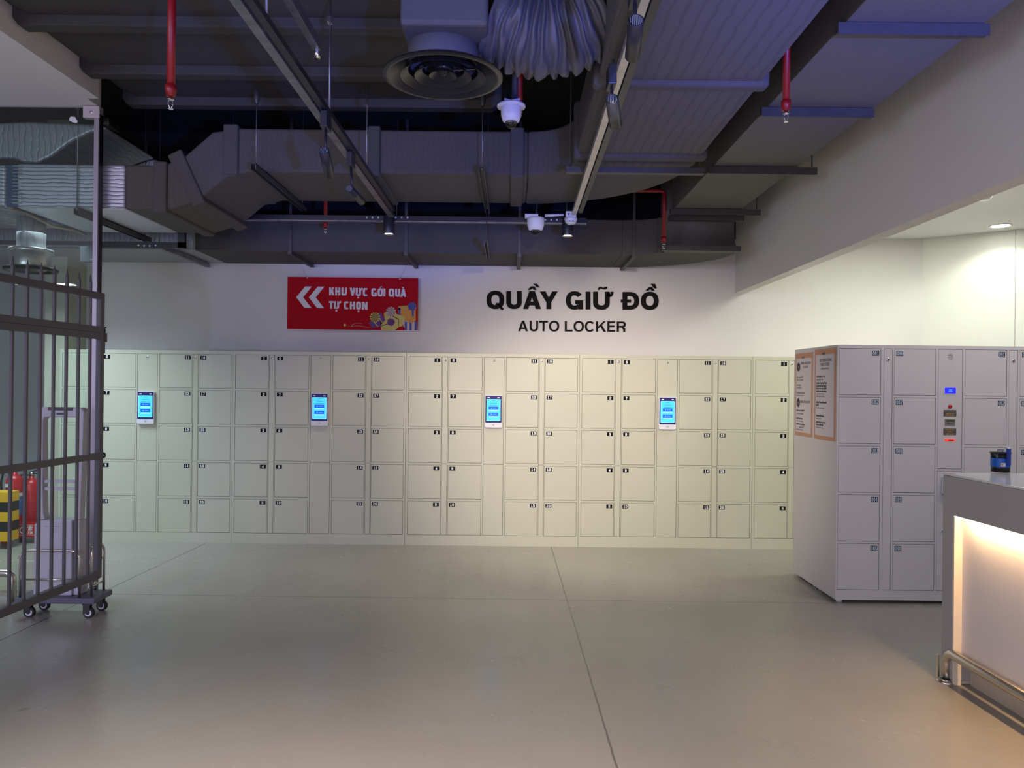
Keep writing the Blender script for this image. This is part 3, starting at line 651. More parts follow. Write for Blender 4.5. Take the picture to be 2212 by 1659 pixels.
sign_line([('T', 697, 760, 452, 553), ('U', 766, 838, 453, 554), ('C', 903, 972, 455, 558), ('H', 984, 1056, 456, 559), ('O', 1070, 1138, 457, 560), ('N', 1150, 1226, 459, 562)],
          [[(834, 482), (834, 466), (846, 466), (846, 450), (864, 450), (862, 472), (850, 484)], [(790, 570), (812, 570), (812, 591), (790, 591)], [(1092, 573), (1114, 573), (1114, 595), (1092, 595)]])
YG = mat('gift_yellow', (0.62, 0.50, 0.13), 0.6); YG2 = mat('gift_gold', (0.55, 0.36, 0.10), 0.6); OG = mat('gift_orange', (0.68, 0.30, 0.04), 0.6)
PU = mat('gift_purple', (0.12, 0.03, 0.20), 0.6); BL = mat('gift_blue', (0.06, 0.07, 0.35), 0.6); PK = mat('gift_pale', (0.60, 0.45, 0.42), 0.6)
gift = MB()
def poly(pts, m, l=0): gift.prism([SP(*p) for p in pts], 'y', 7.6985 - .0006 * l, 7.7005, m)
poly([(1645, 510), (1880, 490), (1885, 700), (1700, 720), (1645, 600)], OG, 0)
poly([(1645, 540), (1675, 535), (1680, 660), (1650, 610)], BL, 1); poly([(1830, 520), (1858, 520), (1860, 690), (1832, 690)], BL, 1); poly([(1645, 520), (1890, 505), (1890, 545), (1650, 560)], YG2, 1)
poly([(1450, 600), (1560, 590), (1745, 660), (1700, 780), (1600, 795), (1460, 700)], YG, 2)
poly([(1400, 730), (1600, 655), (1660, 790), (1600, 835), (1420, 840)], YG, 3); poly([(1410, 775), (1600, 715), (1605, 722), (1413, 785)], INK, 4); poly([(1500, 610), (1655, 680), (1655, 790), (1647, 790), (1646, 688), (1498, 618)], INK, 4)
poly([(1245, 740), (1400, 590), (1470, 690), (1395, 790), (1295, 810)], PU, 3); poly([(1285, 690), (1300, 690), (1380, 790), (1365, 792)], YG, 4); poly([(1360, 640), (1370, 632), (1440, 735), (1430, 742)], YG, 4)
poly([(1710, 700), (1900, 720), (1908, 835), (1770, 838), (1715, 780)], PK, 4)
for u in (1735, 1800, 1870): poly([(u, 715), (u + 32, 720), (u + 32, 835), (u, 835)], BL, 5)
def bow(u, v, r, m, n, l):
    for k in range(n):
        a = 2 * PI * k / n + .2; c_, s_ = math.cos(a), math.sin(a)
        poly([(u, v), (u + r * .7 * c_ - r * .28 * s_, v + r * .7 * s_ + r * .28 * c_), (u + r * c_, v + r * s_), (u + r * .7 * c_ + r * .28 * s_, v + r * .7 * s_ - r * .28 * c_)], m, l)
bow(1832, 510, 65, BL, 9, 5); bow(1548, 725, 58, PU, 9, 6); bow(1330, 665, 75, YG, 12, 5); bow(1545, 590, 75, PK, 11, 5); bow(1820, 690, 62, OG, 6, 7)
poly([(895, 770), (918, 750), (940, 772), (918, 795)], YG, 1)
fl = [(1000, 790), (1020, 760), (1080, 738), (1150, 745), (1148, 752), (1080, 746), (1028, 768), (1010, 795)]; poly(fl, mat('flourish', (0.55, 0.12, 0.06), 0.6), 1)
poly([(935, 778), (1010, 788), (1100, 772), (1250, 800), (1300, 812), (1250, 808), (1100, 782), (1010, 797)], MATS['flourish'], 1)
gift.build('gift_picture', sg)
for u in (398, 1660):
    p = SP(u, 140); q_ = (p[0] - .06 if u < 1000 else p[0] + .10, 2.758)
    MB().tube([(p[0], 7.70, p[1]), (q_[0], 7.60, q_[1])], .0012, CABG, 6).lathe([(.010, 0), (.010, .002), (.005, .002), (.005, 0)], (p[0], 7.6985, p[1]), (0, -1, 0), CHROME, 16).build('hanging_wire', sg)

# ------------------------------------------------------------------ ducts
def arc(cx, cy, r, a0, a1, n=14, ry=None):
    return [(cx + r * math.cos(math.radians(a0 + (a1 - a0) * i / n)), cy + (ry or r) * math.sin(math.radians(a0 + (a1 - a0) * i / n))) for i in range(n + 1)]
# long cross duct with a dip at its left end, bent into the duct that runs along the hall
BY0, BY1 = 5.52, 6.40; BZ, BT = 3.08, 3.40; DZ, DT = 2.80, 3.125
du = thing('air_duct', (-0.8, 5.9, BZ), 'dark insulated duct crossing the hall, stepped down at left, bending toward the camera at right', 'duct')
MB().prism([(-2.83, DZ), (-2.52, DZ), (-2.30, DZ + .07), (-2.10, BZ - .04), (-1.95, BZ), (0.1, BZ), (0.1, BT), (-2.0, BT), (-2.2, BT - .03), (-2.42, DT + .05), (-2.56, DT), (-2.83, DT)], 'y', BY0, BY1, DUCTY).build('cross_section', du, bevel=.02, seg=3)
# bend in plan, then the run toward the camera
inner = arc(0.1, 5.21, 0.31, 90, 0); outer = arc(0.1, 5.21, 1.13, 0, 90, 18, ry=1.19)
MB().prism(inner + outer, 'z', BZ - .001, BT, DUCTY).build('bend', du, bevel=.015, seg=3)
MB().box(.41, 1.23, -1.0, 5.21, 3.055, 3.38, DUCTX).build('long_section', du, bevel=.035, seg=4)
def collar_x(x, z0, z1, lean=0.0, y0=BY0, y1=BY1, wd=.10, ex=.022):
    m = MB(); m.prism([(x - wd / 2 + lean, z0 - ex), (x + wd / 2 + lean, z0 - ex), (x + wd / 2 - lean, z1 + ex), (x - wd / 2 - lean, z1 + ex)], 'y', y0 - ex, y1 + ex, DUCT)
    return m.build('collar', du, bevel=.014, seg=3)
collar_x(-2.57, DZ, DT); collar_x(-2.06, BZ, BT, wd=.11); collar_x(-1.02, BZ, BT, wd=.09); collar_x(.02, BZ, BT, wd=.10)
MB().prism([(-2.33, DZ + .02), (-2.24, DZ + .055), (-2.42, BT - .16), (-2.52, BT - .21)], 'y', BY0 - .02, BY1 + .02, DUCT).build('collar', du, bevel=.014, seg=3)
for y in (4.96, 3.77, 2.5):
    MB().box(.385, 1.255, y - .045, y + .045, 3.03, 3.405, DUCT).build('collar', du, bevel=.025, seg=4)

# low duct along the back wall ending in a bend
AY0, AY1, AZ, AT = 6.98, 7.74, 2.76, 3.08
dv = thing('air_duct', (-0.7, 7.3, AZ), 'dark rectangular duct running along the top of the back wall above the lettering', 'duct')
MB().box(-2.93, 1.0, AY0, AY1, AZ, AT, DUCT).build('straight_section', dv, bevel=.006)
inn = arc(1.0, 6.862, .31, 90, 0, 10, ry=.118); out = arc(1.0, 6.862, 1.0, 0, 90, 20, ry=.873)
MB().prism(inn + out, 'z', AZ, AT, DUCT).build('bend', dv, bevel=.006)
for px in (615, 865, 1110, 1357):
    a = at(px + 12, 545, Y=AY0 - .01); b = at(px + (38 if px < 1100 else (-5 if px < 1200 else -20)), 577, Y=AY1)
    MB().beam((a.x, AY0 - .012, AZ - .03), (a.x, AY0 - .012, AT + .9), .025, .008, DSTEEL, up=(0, 1, 0)).beam((a.x, AY0 - .03, AZ - .018), (a.x, AY1, AZ - .018), .035, .03, DSTEEL).build('hanger', dv)
# right-hand duct under the upper wall, dropping to join the wall duct
RX0, RX1, RZ, RT = 1.395, 1.98, 3.10, 3.42
dr = thing('air_duct', (1.69, 3.0, RZ), 'dark duct running along the right upper wall and curving down at its far end', 'duct')
MB().box(RX0, RX1, -1.0, 6.69, RZ, RT, mat('right_duct_wrap', (0.125, 0.118, 0.113), 0.7, var=0.06, vscale=3, bump=0.12, bscale=40)).build('long_section', dr, bevel=.004)
thr = [(6.80 + .045 * math.sin(PI * t) - .06 * t * t, RZ - .30 * t) for t in [k / 14 for k in range(15)]]
drop = [(6.691, RZ)] + thr + [(6.74, AZ + .001), (6.86, AZ + .001), (6.86, AT + .004), (7.0, AT + .004), (7.0, RT), (6.691, RT)]
MB().prism(drop, 'x', RX0 - .04, RX1, MATS['right_duct_wrap'], smooth=True).build('drop_bend', dr)
MB().box(RX0 - .09, RX1 + .03, 6.70, 6.745, AZ - .005, AZ + .04, DSTEEL).build('flange', dr)
for y, xe in ((2.05, 2.0), (3.22, 2.0), (4.20, 1.98), (5.33, 2.12), (6.60, 2.14)):
    MB().box(RX0 - .035, xe, y - .022, y + .022, RZ - .045, RZ - .004, DSTEEL).box(RX0 - .035, xe, y - .022, y - .018, RZ - .055, RZ - .045, DSTEEL).build('support_strut', dr)
    if xe > 2.1: MB().cyl((xe - .03, y, RZ - .02), (xe - .03, y, ZS), .005, DSTEEL, 8).build('hanger_rod', dr)
MB().box(RX0 - .02, RX1 + .06, 6.71, 6.76, RZ - .075, RZ - .03, DSTEEL).build('flange', dr)

# wide flat duct high on the left
wd_ = thing('air_duct', (-1.5, 3.5, 3.66), 'very wide flat dark duct high over the left of the hall, with cross ribs', 'duct')
MB().prism([(-2.885, 3.69), (-2.80, 3.655), (-0.25, 3.655), (-0.15, 3.69), (-0.15, 3.95), (-2.885, 3.95)], 'y', -1, 5.62, DUCTW).build('long_section', wd_)
for y in (3.3, 4.42, 5.10, 5.66):
    MB().prism([(-2.905, 3.64), (-2.87, 3.595), (-0.17, 3.595), (-0.10, 3.65), (-0.10, 3.96), (-2.905, 3.96)], 'y', y - .05, y + .05, DUCTW).build('rib', wd_, bevel=.01)
for x in (-2.6, -0.4):
    for y in (1.0, 4.7): MB().cyl((x, y, 3.94), (x, y, ZS), .006, DSTEEL, 8).build('hanger_rod', wd_)

# struts carrying the cross duct
def strut(px, Y0, Y1, z, rods, label, name='duct_strut', grp=None, parent_lbl=None):
    X = at(px, 400, Y=Y0).x
    t = thing(name, (X, (Y0 + Y1) / 2, z - .04), label, 'strut', grp)
    m = MB(); m.box(X - .021, X - .016, Y0, Y1, z - .042, z, DSTEEL).box(X + .016, X + .021, Y0, Y1, z - .042, z, DSTEEL).box(X - .021, X + .021, Y0, Y1, z - .005, z, DSTEEL)
    m.build('channel', t)
    for y in rods: MB().cyl((X, y, z - .01), (X, y, 3.592 if y < 5.7 and X > -2.95 else ZS), .004, GALV, 8).cyl((X, y, z - .012), (X, y, z + .012), .010, GALV, 8).lathe([(.012, 0), (.020, .02), (.020, .09), (.008, .10)], (X, y, 3.51), (0, 0, 1), DSTEEL, 8).build('rod', t)
    return t
G2 = 'channel struts hung under the cross duct'
strut(546, 5.28, 6.58, BZ - .003, (5.34, 6.52), 'short metal channel strut hung under the cross duct, left of the left light track', grp=G2)
strut(1040, 5.28, 6.58, BZ - .003, (5.34, 6.52), 'short metal channel strut under the cross duct, middle of the hall', grp=G2)
strut(166, 5.50, 6.60, DZ - .003, (5.505, 6.52), 'metal channel strut under the silver foil duct behind the glass', grp=G2)
t = thing('duct_strut', (-2.9, 7.2, AZ - .04), 'galvanised channel strut under the left end of the wall duct', 'strut')
MB().box(-3.13, -3.09, 6.62, 7.72, AZ - .045, AZ - .003, GALV).build('channel', t)
MB().cyl((-3.11, 6.66, AZ - .03), (-3.11, 6.66, ZS), .005, GALV, 8).build('rod', t)
t = thing('duct_strut', (.8, 5.1, 3.0), 'long dark cross strut under the bend where the two ducts meet', 'strut')
a, b = at(1222, 358, Y=5.14), at(1491, 370, Y=5.14)
b.x = 1.28; MB().box(a.x, b.x, 5.10, 5.15, 2.985, 3.025, DSTEEL).build('channel', t); MB().cyl((b.x - .03, 5.125, 3.0), (b.x - .03, 5.125, ZS), .005, DSTEEL, 8).cyl((a.x + .03, 5.125, 3.0), (a.x + .03, 5.125, ZS), .005, DSTEEL, 8).build('rod', t)
# short strut hanging in front of the wall duct
a, b = at(1050, 540, Y=6.3), at(1066, 583, Y=7.05)
t = thing('duct_strut', (a.x, 6.7, a.z - .03), 'short channel strut hanging below the back wall duct above the first wall letter', 'strut')
MB().box(a.x - .018, a.x - .010, 6.3, 7.1, AZ - .055, AZ - .015, DSTEEL).box(a.x + .010, a.x + .018, 6.3, 7.1, AZ - .055, AZ - .015, DSTEEL).box(a.x - .018, a.x + .018, 6.3, 7.1, AZ - .018, AZ - .012, DSTEEL).build('channel', t)
MB().cyl((a.x, 6.34, AZ - .02), (a.x, 6.34, 3.0), .003, DSTEEL, 8).cyl((a.x, 6.93, AZ - .02), (a.x, 6.93, ZS), .003, DSTEEL, 8).build('rod', t)

# ------------------------------------------------------------------ silver ducts beyond the glass
fd = thing('foil_duct', (-4.2, 5.95, DZ), 'silver foil-wrapped duct with pleats behind the glass, joining the dark cross duct', 'duct')
MB().box(-6.6, -3.70, BY0, BY1 - .05, DZ + .015, DT - .01, FOILZ).build('duct_section', fd, bevel=.02, seg=3)
MB().box(-3.62, -2.83, BY0, BY1, DZ, DT, FOILZ).build('duct_section', fd, bevel=.02, seg=3)
MB().box(-3.70, -3.62, BY0 + .015, BY1 - .01, DZ + .01, DT - .01, mat('joint_blue_grey', (0.06, 0.10, 0.20), 0.4, 0.3)).build('joint', fd)
for k in range(12): MB().box(-3.64, -3.575, BY0 - .012, BY0 + .003, DZ + .03 + k * .0245, DZ + .036 + k * .0245, CHROME).build('clip', fd)
MB().tube([(-3.66, BY0 - .01 + .98 * t_, DZ - .01 + .012 * math.sin(t_ * 9)) for t_ in [i / 10 for i in range(11)]], .012, mat('tape', (0.35, 0.30, 0.20), 0.7), 8).build('tape_seam', fd)
# crumpled foil piece above
cr = MB(); prof = [at(x, y, Y=5.72) for x, y in ((-160, 268), (-40, 266), (60, 262), (215, 268), (232, 276), (190, 288), (150, 308), (110, 338), (80, 352), (50, 350), (30, 342), (-160, 345))]
cr.prism([(p.x, p.z) for p in prof], 'y', 5.72, 6.5, FOIL)
o = tag(cr.build('foil_duct', bevel=.02, seg=3), 'crumpled silver foil-wrapped duct sagging above the pleated duct behind the glass', 'duct')
cr = MB(); prof = [at(x, y, Y=6.05) for x, y in ((120, 352), (170, 300), (225, 285), (245, 296), (310, 318), (285, 322), (262, 336), (240, 355))]
cr.prism([(p.x, p.z) for p in prof], 'y', 6.05, 6.9, FOIL)
# moved behind the first piece
o = tag(cr.build('foil_duct', bevel=.015, seg=3), 'dull foil duct branch curving behind the glass post top', 'duct')
o.location.y += .48
# left continuation of the wall duct, still in bare foil
fw = thing('foil_duct', (-4.5, 7.3, AZ), 'bare silver duct end carrying on left from the dark wall duct', 'duct')
MB().box(-6.8, -2.93, AY0 + .002, AY1 - .002, AZ + .002, AT, FOIL).build('duct_section', fw)
# side beam strut diagonal
st = tag(MB().beam(at(228, 262, Y=5.6), at(330, 335, Y=6.9), .045, .045, DSTEEL).build('channel_strut'), 'dark sloping channel strut beside the top of the glass post', 'strut')

# dark cable tray with a step, and the tray of the light tracks
EZ = 2.97; EY = 6.45
TRK = mat('track_black', (0.016, 0.016, 0.020), 0.4)
tr = thing('cable_tray', (-1.0, EY + .02, EZ - .02), 'long black track crossing the hall below the duct, stepped down at its left end', 'track')
MB().box(-2.80, .62, EY + .01, EY + .05, EZ - .035, EZ + .010, TRK).box(-2.80, .62, EY + .005, EY + .055, EZ - .040, EZ - .034, GALV).build('rail', tr)
MB().box(-2.86, -2.80, EY + .01, EY + .05, 2.69, EZ + .01, TRK).build('drop_leg', tr)
zl = at(200, 527, Y=EY).z
MB().box(-6.5, -2.80, EY + .01, EY + .05, zl - .025, zl + .025, TRK).build('lower_rail', tr)
for px, py in [(792 + 12.6 * k, 469.5) for k in range(8)] + [(1178 + 12.6 * k, 475) for k in range(4)] + [(299, 530), (311, 531), (323, 531), (336, 530)]:
    p = at(px, py, Y=EY + .008); MB().lathe([(0, -.006), (.006, -.004), (.009, .004)], (p.x, EY + .008, p.z), (0, 1, 0), WPL, 10).build('screw', tr)
for x in (-2.4, -1.0, .45): MB().cyl((x, EY + .03, EZ), (x, EY + .03, ZS), .004, DSTEEL, 8).build('rod', tr)
MB().cyl((-4.6, EY + .03, zl), (-4.6, EY + .03, DZ + .4), .004, DSTEEL, 8).build('rod', tr)

# two light tracks running along the hall
def light_track(X, Yn, label, mtl, xn=None, wd=.042):
    t = thing('light_track', (X, 4, EZ), label, 'track', 'light tracks hung below the ducts')
    xn = X if xn is None else xn
    MB().beam((xn, Yn, EZ), (X, EY + .02, EZ), wd, .035, mtl).build('strut', t)
    MB().beam((xn + .045, Yn, EZ + .006), (X + .045, EY - .25, EZ + .006), .034, .030, TRK).build('power_rail', t)
    return t
lt = light_track(-1.033, 1.2, 'dark galvanised light track on the left, running from the camera toward the wall', GALV)
rt = light_track(.497, 1.2, 'pale galvanised light track on the right, crossing under the bent duct', mat('galv_light', (0.55, 0.52, 0.48), 0.40, 0.75, var=0.2, vscale=12), xn=.455, wd=.036)
for px, Y, ztop in ((697, 4.1, 3.652), (777, 5.15, 3.592), (562, 3.05, 3.652)):
    x = -1.033 + .03
    MB().cyl((x, Y, EZ), (x, Y, ztop), .006, GALV, 10).cyl((x, Y, EZ - .005), (x, Y, EZ + .03), .014, DSTEEL, 8).box(x - .012, x + .012, Y - .03, Y + .012, ztop - .16, ztop - .13, CHROME).build('hanger_rod', lt)
MB().beam((-.93, 2.4, 3.13), (-.93, 3.55, 3.13), .035, .05, GALV).cyl((-.93, 3.56, 3.13), (-.93, 3.56, 3.07), .014, CHROME, 10).build('perforated_strip', lt)
for k in range(4): MB().box(-1.02, -.985, 4.32 + k * .09, 4.35 + k * .09, EZ + .02, EZ + .035, CHROME).build('bolt', lt)
for k in range(3):
    for sx_ in (-.035, .045): MB().cyl((.475 + sx_, 3.42 + k * .07, EZ + .0), (.475 + sx_, 3.42 + k * .07, EZ + .05), .008, CHROME, 8).build('bolt', rt)

def track_lamp(px, py, px2, py2, zc, z2, rad, X, label, power, name='track_spotlight', light=True, target=None, ang=66):
    """rear end of the can at (px, py), front end at (px2, py2)"""
    a = at(px, py, X=X); b = at(px2, py2, Y=a.y + z2)
    d = (b - a).normalized()
    t = thing(name, a, label, 'spotlight', 'cylindrical spotlights on the two light tracks')
    m = MB(); m.lathe([(0, .0), (rad * .86, .0), (rad * .9, -.004), (rad, -.002), (rad, (b - a).length), (rad * .9, (b - a).length), (rad * .82, (b - a).length - .012), (0, (b - a).length - .012)], a, d, BLACKB, 28)
    for k in range(-3, 4):
        r_ = Vector((1, 0, 0)); u_ = d.cross(r_).normalized(); q0 = a + r_ * (k * rad * .24) - d * .003; hl = math.sqrt(max(0, (rad * .8) ** 2 - (k * rad * .24) ** 2))
        m.beam(q0 - u_ * hl, q0 + u_ * hl, rad * .09, .004, CABG, up=tuple(d))
    m.build('can', t)
    top = Vector((a.x, a.y + .02, EZ - .025))
    MB().cyl(a + d * .04, Vector((a.x, a.y + .03, EZ - .09)), .007, BLACKB, 10).build('stem', t)
    MB().box(a.x - .018, a.x + .018, a.y - .02, a.y + .08, EZ - .10, EZ - .012, BLACKB).build('adapter', t, bevel=.004)
    MB().lathe([(0, 0), (rad * .78, 0)], b - d * .009, d, LAMPE, 24).build('lens', t)
    if power:
        dd = Vector(target) - b if target else d
        l = spot('track_spotlight_beam', b + d * .01, dd, power, (1.0, 0.87, 0.74), ang, .8, .03)
    return t
BLACKB = mat('lamp_black', (0.020, 0.021, 0.028), 0.38)
track_lamp(1322, 215, 1330, 270, 0, .16, .029, .425, 'black can spotlight on the right track, the one farther from the camera', 150, target=(1.3, 7.3, .8), ang=60)
track_lamp(1374, 45, 1366, 122, 0, .17, .027, .41, 'black can spotlight nearest the top of the picture on the right track', 100, target=(0.4, 7.7, 1.3), ang=44)
track_lamp(700, 326, 712, 378, 0, .14, .027, -.985, 'black can spotlight hanging upright from the left track', 0)
track_lamp(755, 408, 782, 436, 0, .16, .024, -1.0, 'black can spotlight tilted to the right on the left track, nearer the wall', 55, target=(.2, 7.3, .8), ang=60)

# two surface downlights at the far ends of the tracks
for px, py, lb, pw, an in ((840, 506, 'lit black cylinder downlight at the far end of the left track', 34, 105), (1226, 510, 'lit black cylinder downlight at the far end of the right track', 9, 128)):
    p = at(px, py, Y=EY - .02)
    t = thing('downlight', p, lb, 'downlight', 'lit cylinder downlights below the black cross track')
    MB().lathe([(.047, 0), (.049, .004), (.047, .15), (.040, .155), (0, .155)], p, (0, 0, 1), BLACKB, 32).lathe([(.047, 0), (.041, .001), (.036, .03), (0, .031)], p, (0, 0, 1), CHROME, 32).build('can', t)
    MB().lathe([(0, .010), (.039, .010)], p, (0, 0, 1), LAMPE, 32).build('lens', t)
    MB().box(p.x - .02, p.x + .02, EY - .04, EY + .01, p.z + .15, max(p.z + .17, EZ - .03), BLACKB).build('bracket', t)
    spot('downlight_beam', p + Vector((0, 0, .004)), (0, .10, -1), pw, (1.0, .84, .68), an, .75, .04)

# ------------------------------------------------------------------ round diffuser with plenum box and flexible duct
DC = at(957, 172, Y=3.6); DC = Vector((DC.x, 3.6, 3.005))
df = thing('round_diffuser', DC, 'round black ceiling diffuser with concentric rings under a blue-lit box', 'air diffuser')
DM = mat('diffuser_black', (0.028, 0.027, 0.025), 0.28, 0.4)
m = MB(); R0 = .283
m.lathe([(R0, .0), (R0 - .012, -.006), (R0 - .030, -.002), (R0 - .055, .030), (.170, .055), (.168, .058), (R0 - .055, .036), (R0 - .008, .012), (R0, .006), (R0, .0)], DC, (0, 0, 1), DM, 64)
m.build('rim', df)
MB().lathe([(.168, .050), (.168, .16), (.160, .16), (.160, .050)], DC, (0, 0, 1), mat('neck_grey', (0.20, 0.20, 0.22), 0.5, .3), 48).build('neck', df)
for r0, h in ((.200, .0), (.135, .004), (.066, .008)):
    MB().lathe([(r0, h - .002), (r0 - .006, h), (r0 - .045, h + .040), (r0 - .048, h + .040), (r0 - .003, h + .004), (r0, h - .002)], DC, (0, 0, 1), DM, 56).build('ring', df)
MB().lathe([(0, .055), (.04, .05), (.05, .035), (.02, .03), (.012, .012), (0, .010)], DC, (0, 0, 1), DM, 32).build('core', df)
for a_ in (0, 2.09, 4.19): MB().beam(DC + Vector((0, 0, .036)), DC + Vector((math.cos(a_) * .165, math.sin(a_) * .165, .046)), .008, .008, DM).build('spoke', df)
pbx = thing('plenum_box', (DC.x, 3.6, 3.15), 'insulated air box above the round diffuser, lit blue', 'air box')
MB().box(-.515, -.125, 3.36, 3.86, 3.145, 3.585, mat('box_wrap', (0.10, 0.10, 0.105), 0.75, bump=.3, bscale=50)).build('box', pbx, bevel=.02, seg=3)
fx = MB(); nP, nS = 90, 64
path = [Vector((-.124 + .533 * t_, 3.60 + .03 * math.sin(t_ * 3), 3.30 - .07 * math.sin(t_ * PI) + .03 * t_)) for t_ in [i / (nP - 1) for i in range(nP)]]
def rf(i, k, an):
    t_ = i / (nP - 1); w_ = noise.noise(Vector((t_ * 13, math.cos(an) * 1.2, math.sin(an) * 1.2))) * 1.6
    env = min(1, 6 * t_, 6 * (1 - t_))
    fold = math.sin(t_ * 84 + w_ * 3.0 + 1.2 * math.cos(an))
    return 1 + env * (.085 * math.copysign(abs(fold) ** .7, fold) + .05 * w_) + .10 * env
fx.tube(path, .185, FLEX, nS, rf=rf)
tag(fx.build('flexible_duct'), 'crumpled flexible duct between the air box and the long duct, lit blue', 'duct')

# ------------------------------------------------------------------ red sprinkler pipes
def sprinkler(path, r, label, glassy=True):
    e_ = Vector(path[-1]); t = thing('sprinkler_pipe', e_, label, 'sprinkler pipe')
    k = r / .017
    MB().tube(path, r, RED, 16).build('pipe', t)
    MB().lathe([(r, 0), (r * 1.35, -.004 * k), (r * 1.35, -.03 * k), (r * 1.15, -.034 * k), (r * 1.15, -.05 * k), (0, -.05 * k)], e_ + Vector((0, 0, .035 * k)), (0, 0, 1), RED, 20).build('fitting', t)
    h = e_ + Vector((0, 0, -.015 * k))
    MB().lathe([(.0, .0), (.009 * k, 0), (.009 * k, -.012 * k), (.015 * k, -.014 * k), (.015 * k, -.017 * k), (.006 * k, -.02 * k)], h, (0, 0, 1), CHROME, 16).tube([h + Vector((x * k, 0, z * k)) for x, z in ((-.008, -.015), (-.011, -.032), (-.003, -.052), (.003, -.052), (.011, -.032), (.008, -.015))], .0022 * k, CHROME, 6).cyl(h + Vector((0, 0, -.052 * k)), h + Vector((0, 0, -.055 * k)), .011 * k, CHROME, 14).build('sprinkler_head', t)
    return t
p = at(369, 200, Y=3.28); sprinkler([(p.x, p.y, 3.592), (p.x, p.y, p.z)], .0172, 'red vertical sprinkler pipe in front of the wide duct on the left')
p = at(1698, 232, X=1.31); sprinkler([(p.x, p.y, ZS), (p.x, p.y, p.z)], .0172, 'red vertical sprinkler pipe hanging between the two long ducts on the right')
p = at(703, 488, Y=6.62); sprinkler([(p.x, p.y, ZS), (p.x, p.y, p.z)], .016, 'red sprinkler pipe showing below the cross duct behind the tilted spotlight')
p = at(1434, 520, Y=6.53); zt_ = at(1434, 412, Y=6.53).z
sprinkler([(at(1328, 411, Y=6.53).x - .5, 6.53, zt_), (p.x - .03, 6.53, zt_), (p.x - .008, 6.53, zt_ - .008), (p.x, 6.53, zt_ - .03), (p.x, 6.53, p.z)], .0165, 'red sprinkler pipe turning down from horizontal beside the curved duct end')
p = at(1121, 236, Y=4.55); t = thing('sprinkler_pipe', p, 'red pipe coming down behind the flexible duct to the upper dome camera', 'sprinkler pipe')
MB().cyl((p.x, p.y, p.z - .02), (p.x, p.y, ZS), .022, RED, 16).build('pipe', t)

# ------------------------------------------------------------------ dome cameras, detectors
def dome_cam(px, py, Y, R, label, plate):
    p = at(px, py, Y=Y); t = thing('dome_camera', p, label, 'security camera', 'white dome security cameras')
    k = R / .06
    MB().lathe([(0, .085 * k), (R * .98, .085 * k), (R, .07 * k), (R * .97, .035 * k), (R * .80, .006 * k), (R * .64, 0), (0, 0)], p, (0, 0, 1), WPL, 40).build('housing', t)
    MB().lathe([(R * .60, .002)] + [(R * .58 * math.cos(a_), -R * .62 * math.sin(a_) + .0) for a_ in [i * PI / 16 for i in range(1, 8)]] + [(0, -R * .62)], p, (0, 0, 1), DOME, 32).build('dome', t)
    MB().lathe([(0, -R * .42), (R * .2, -R * .36), (R * .3, -R * .1), (R * .3, .0), (0, .0)], p, (0, -.3, 1), BLACK, 24).build('lens', t)
    if plate:
        MB().lathe([(0, .086 * k), (R * 1.36, .086 * k), (R * 1.38, .092 * k), (R * 1.36, .098 * k), (0, .098 * k)], p, (0, 0, 1), WPL, 40).build('mounting_plate', t)
        MB().cyl(p + Vector((.02, .01, .098 * k)), (p.x + .02, p.y + .01, ZS), .018, mat('rod_blue_black', (0.03, 0.03, 0.06), .5), 12).build('drop_rod', t)
        MB().beam(p + Vector((-.05, -.02, .105 * k)), p + Vector((.05, -.02, .125 * k)), .014, .010, WPL).beam(p + Vector((-.04, -.02, .125 * k)), p + Vector((.03, -.02, .105 * k)), .014, .010, WPL).build('cable_tie', t)
    else:
        MB().box(p.x - .09, p.x + .02, p.y - .02, p.y + .03, p.z + .085 * k, p.z + .11 * k, WPL).build('mounting_bracket', t)
        MB().cyl((p.x + .01, p.y, p.z + .08), (p.x + .01, p.y, 3.078), .004, GALV, 8).build('drop_rod', t)
    return t
dome_cam(1104, 264, 4.37, .060, 'white dome camera on a round plate below the red pipe, lit blue', True)
dome_cam(1157, 498, 6.32, .073, 'white dome camera hanging under the black cross track left of the right downlight', False)
p = at(1233, 484, Y=6.28); t = thing('smoke_detector', p, 'white smoke detector at the far end of the right light track', 'smoke detector')
MB().lathe([(0, 0), (.030, 0), (.044, .012), (.052, .035), (.052, .05), (0, .05)], p, (0, 0, 1), WPL, 32).build('detector', t)
MB().box(p.x - .042, p.x + .042, 6.25, 6.31, p.z + .05, p.z + .10, WPL).cyl((p.x - .02, 6.248, p.z + .077), (p.x - .02, 6.252, p.z + .077), .008, BLACK, 12).build('junction_box', t)
MB().box(p.x - .020, p.x - .004, p.y - .0495, p.y - .02, p.z + .012, p.z + .017, BLACK).box(p.x + .004, p.x + .022, p.y - .0495, p.y - .02, p.z + .012, p.z + .017, BLACK).build('slots', t)
a = at(1177, 466, Y=6.36); b = at(1218, 464, Y=6.36)
tag(MB().cyl((a.x, 6.36, a.z), (b.x, 6.36, b.z), .011, WPL, 12).build('conduit'), 'short white conduit piece lying between the dome camera and the smoke detector', 'conduit')
p = at(2127, 433, Z=3.035); t = thing('smoke_detector', (p.x, p.y, 3.09), 'white smoke detector on the alcove ceiling, half hidden by the beam', 'smoke detector')
MB().lathe([(0, -.055), (.035, -.052), (.050, -.03), (.056, -.012), (.056, 0)], (p.x, p.y, 3.0898), (0, 0, 1), WPL, 32).build('detector', t)
p = at(2161, 488, Z=3.087); t = thing('recessed_downlight', (p.x, p.y, 3.07), 'bright round recessed downlight in the alcove ceiling', 'downlight')
MB().lathe([(.092, 0), (.095, -.004), (.082, -.006), (.080, 0)], (p.x, p.y, 3.0895), (0, 0, 1), WPL, 40).build('trim_ring', t)
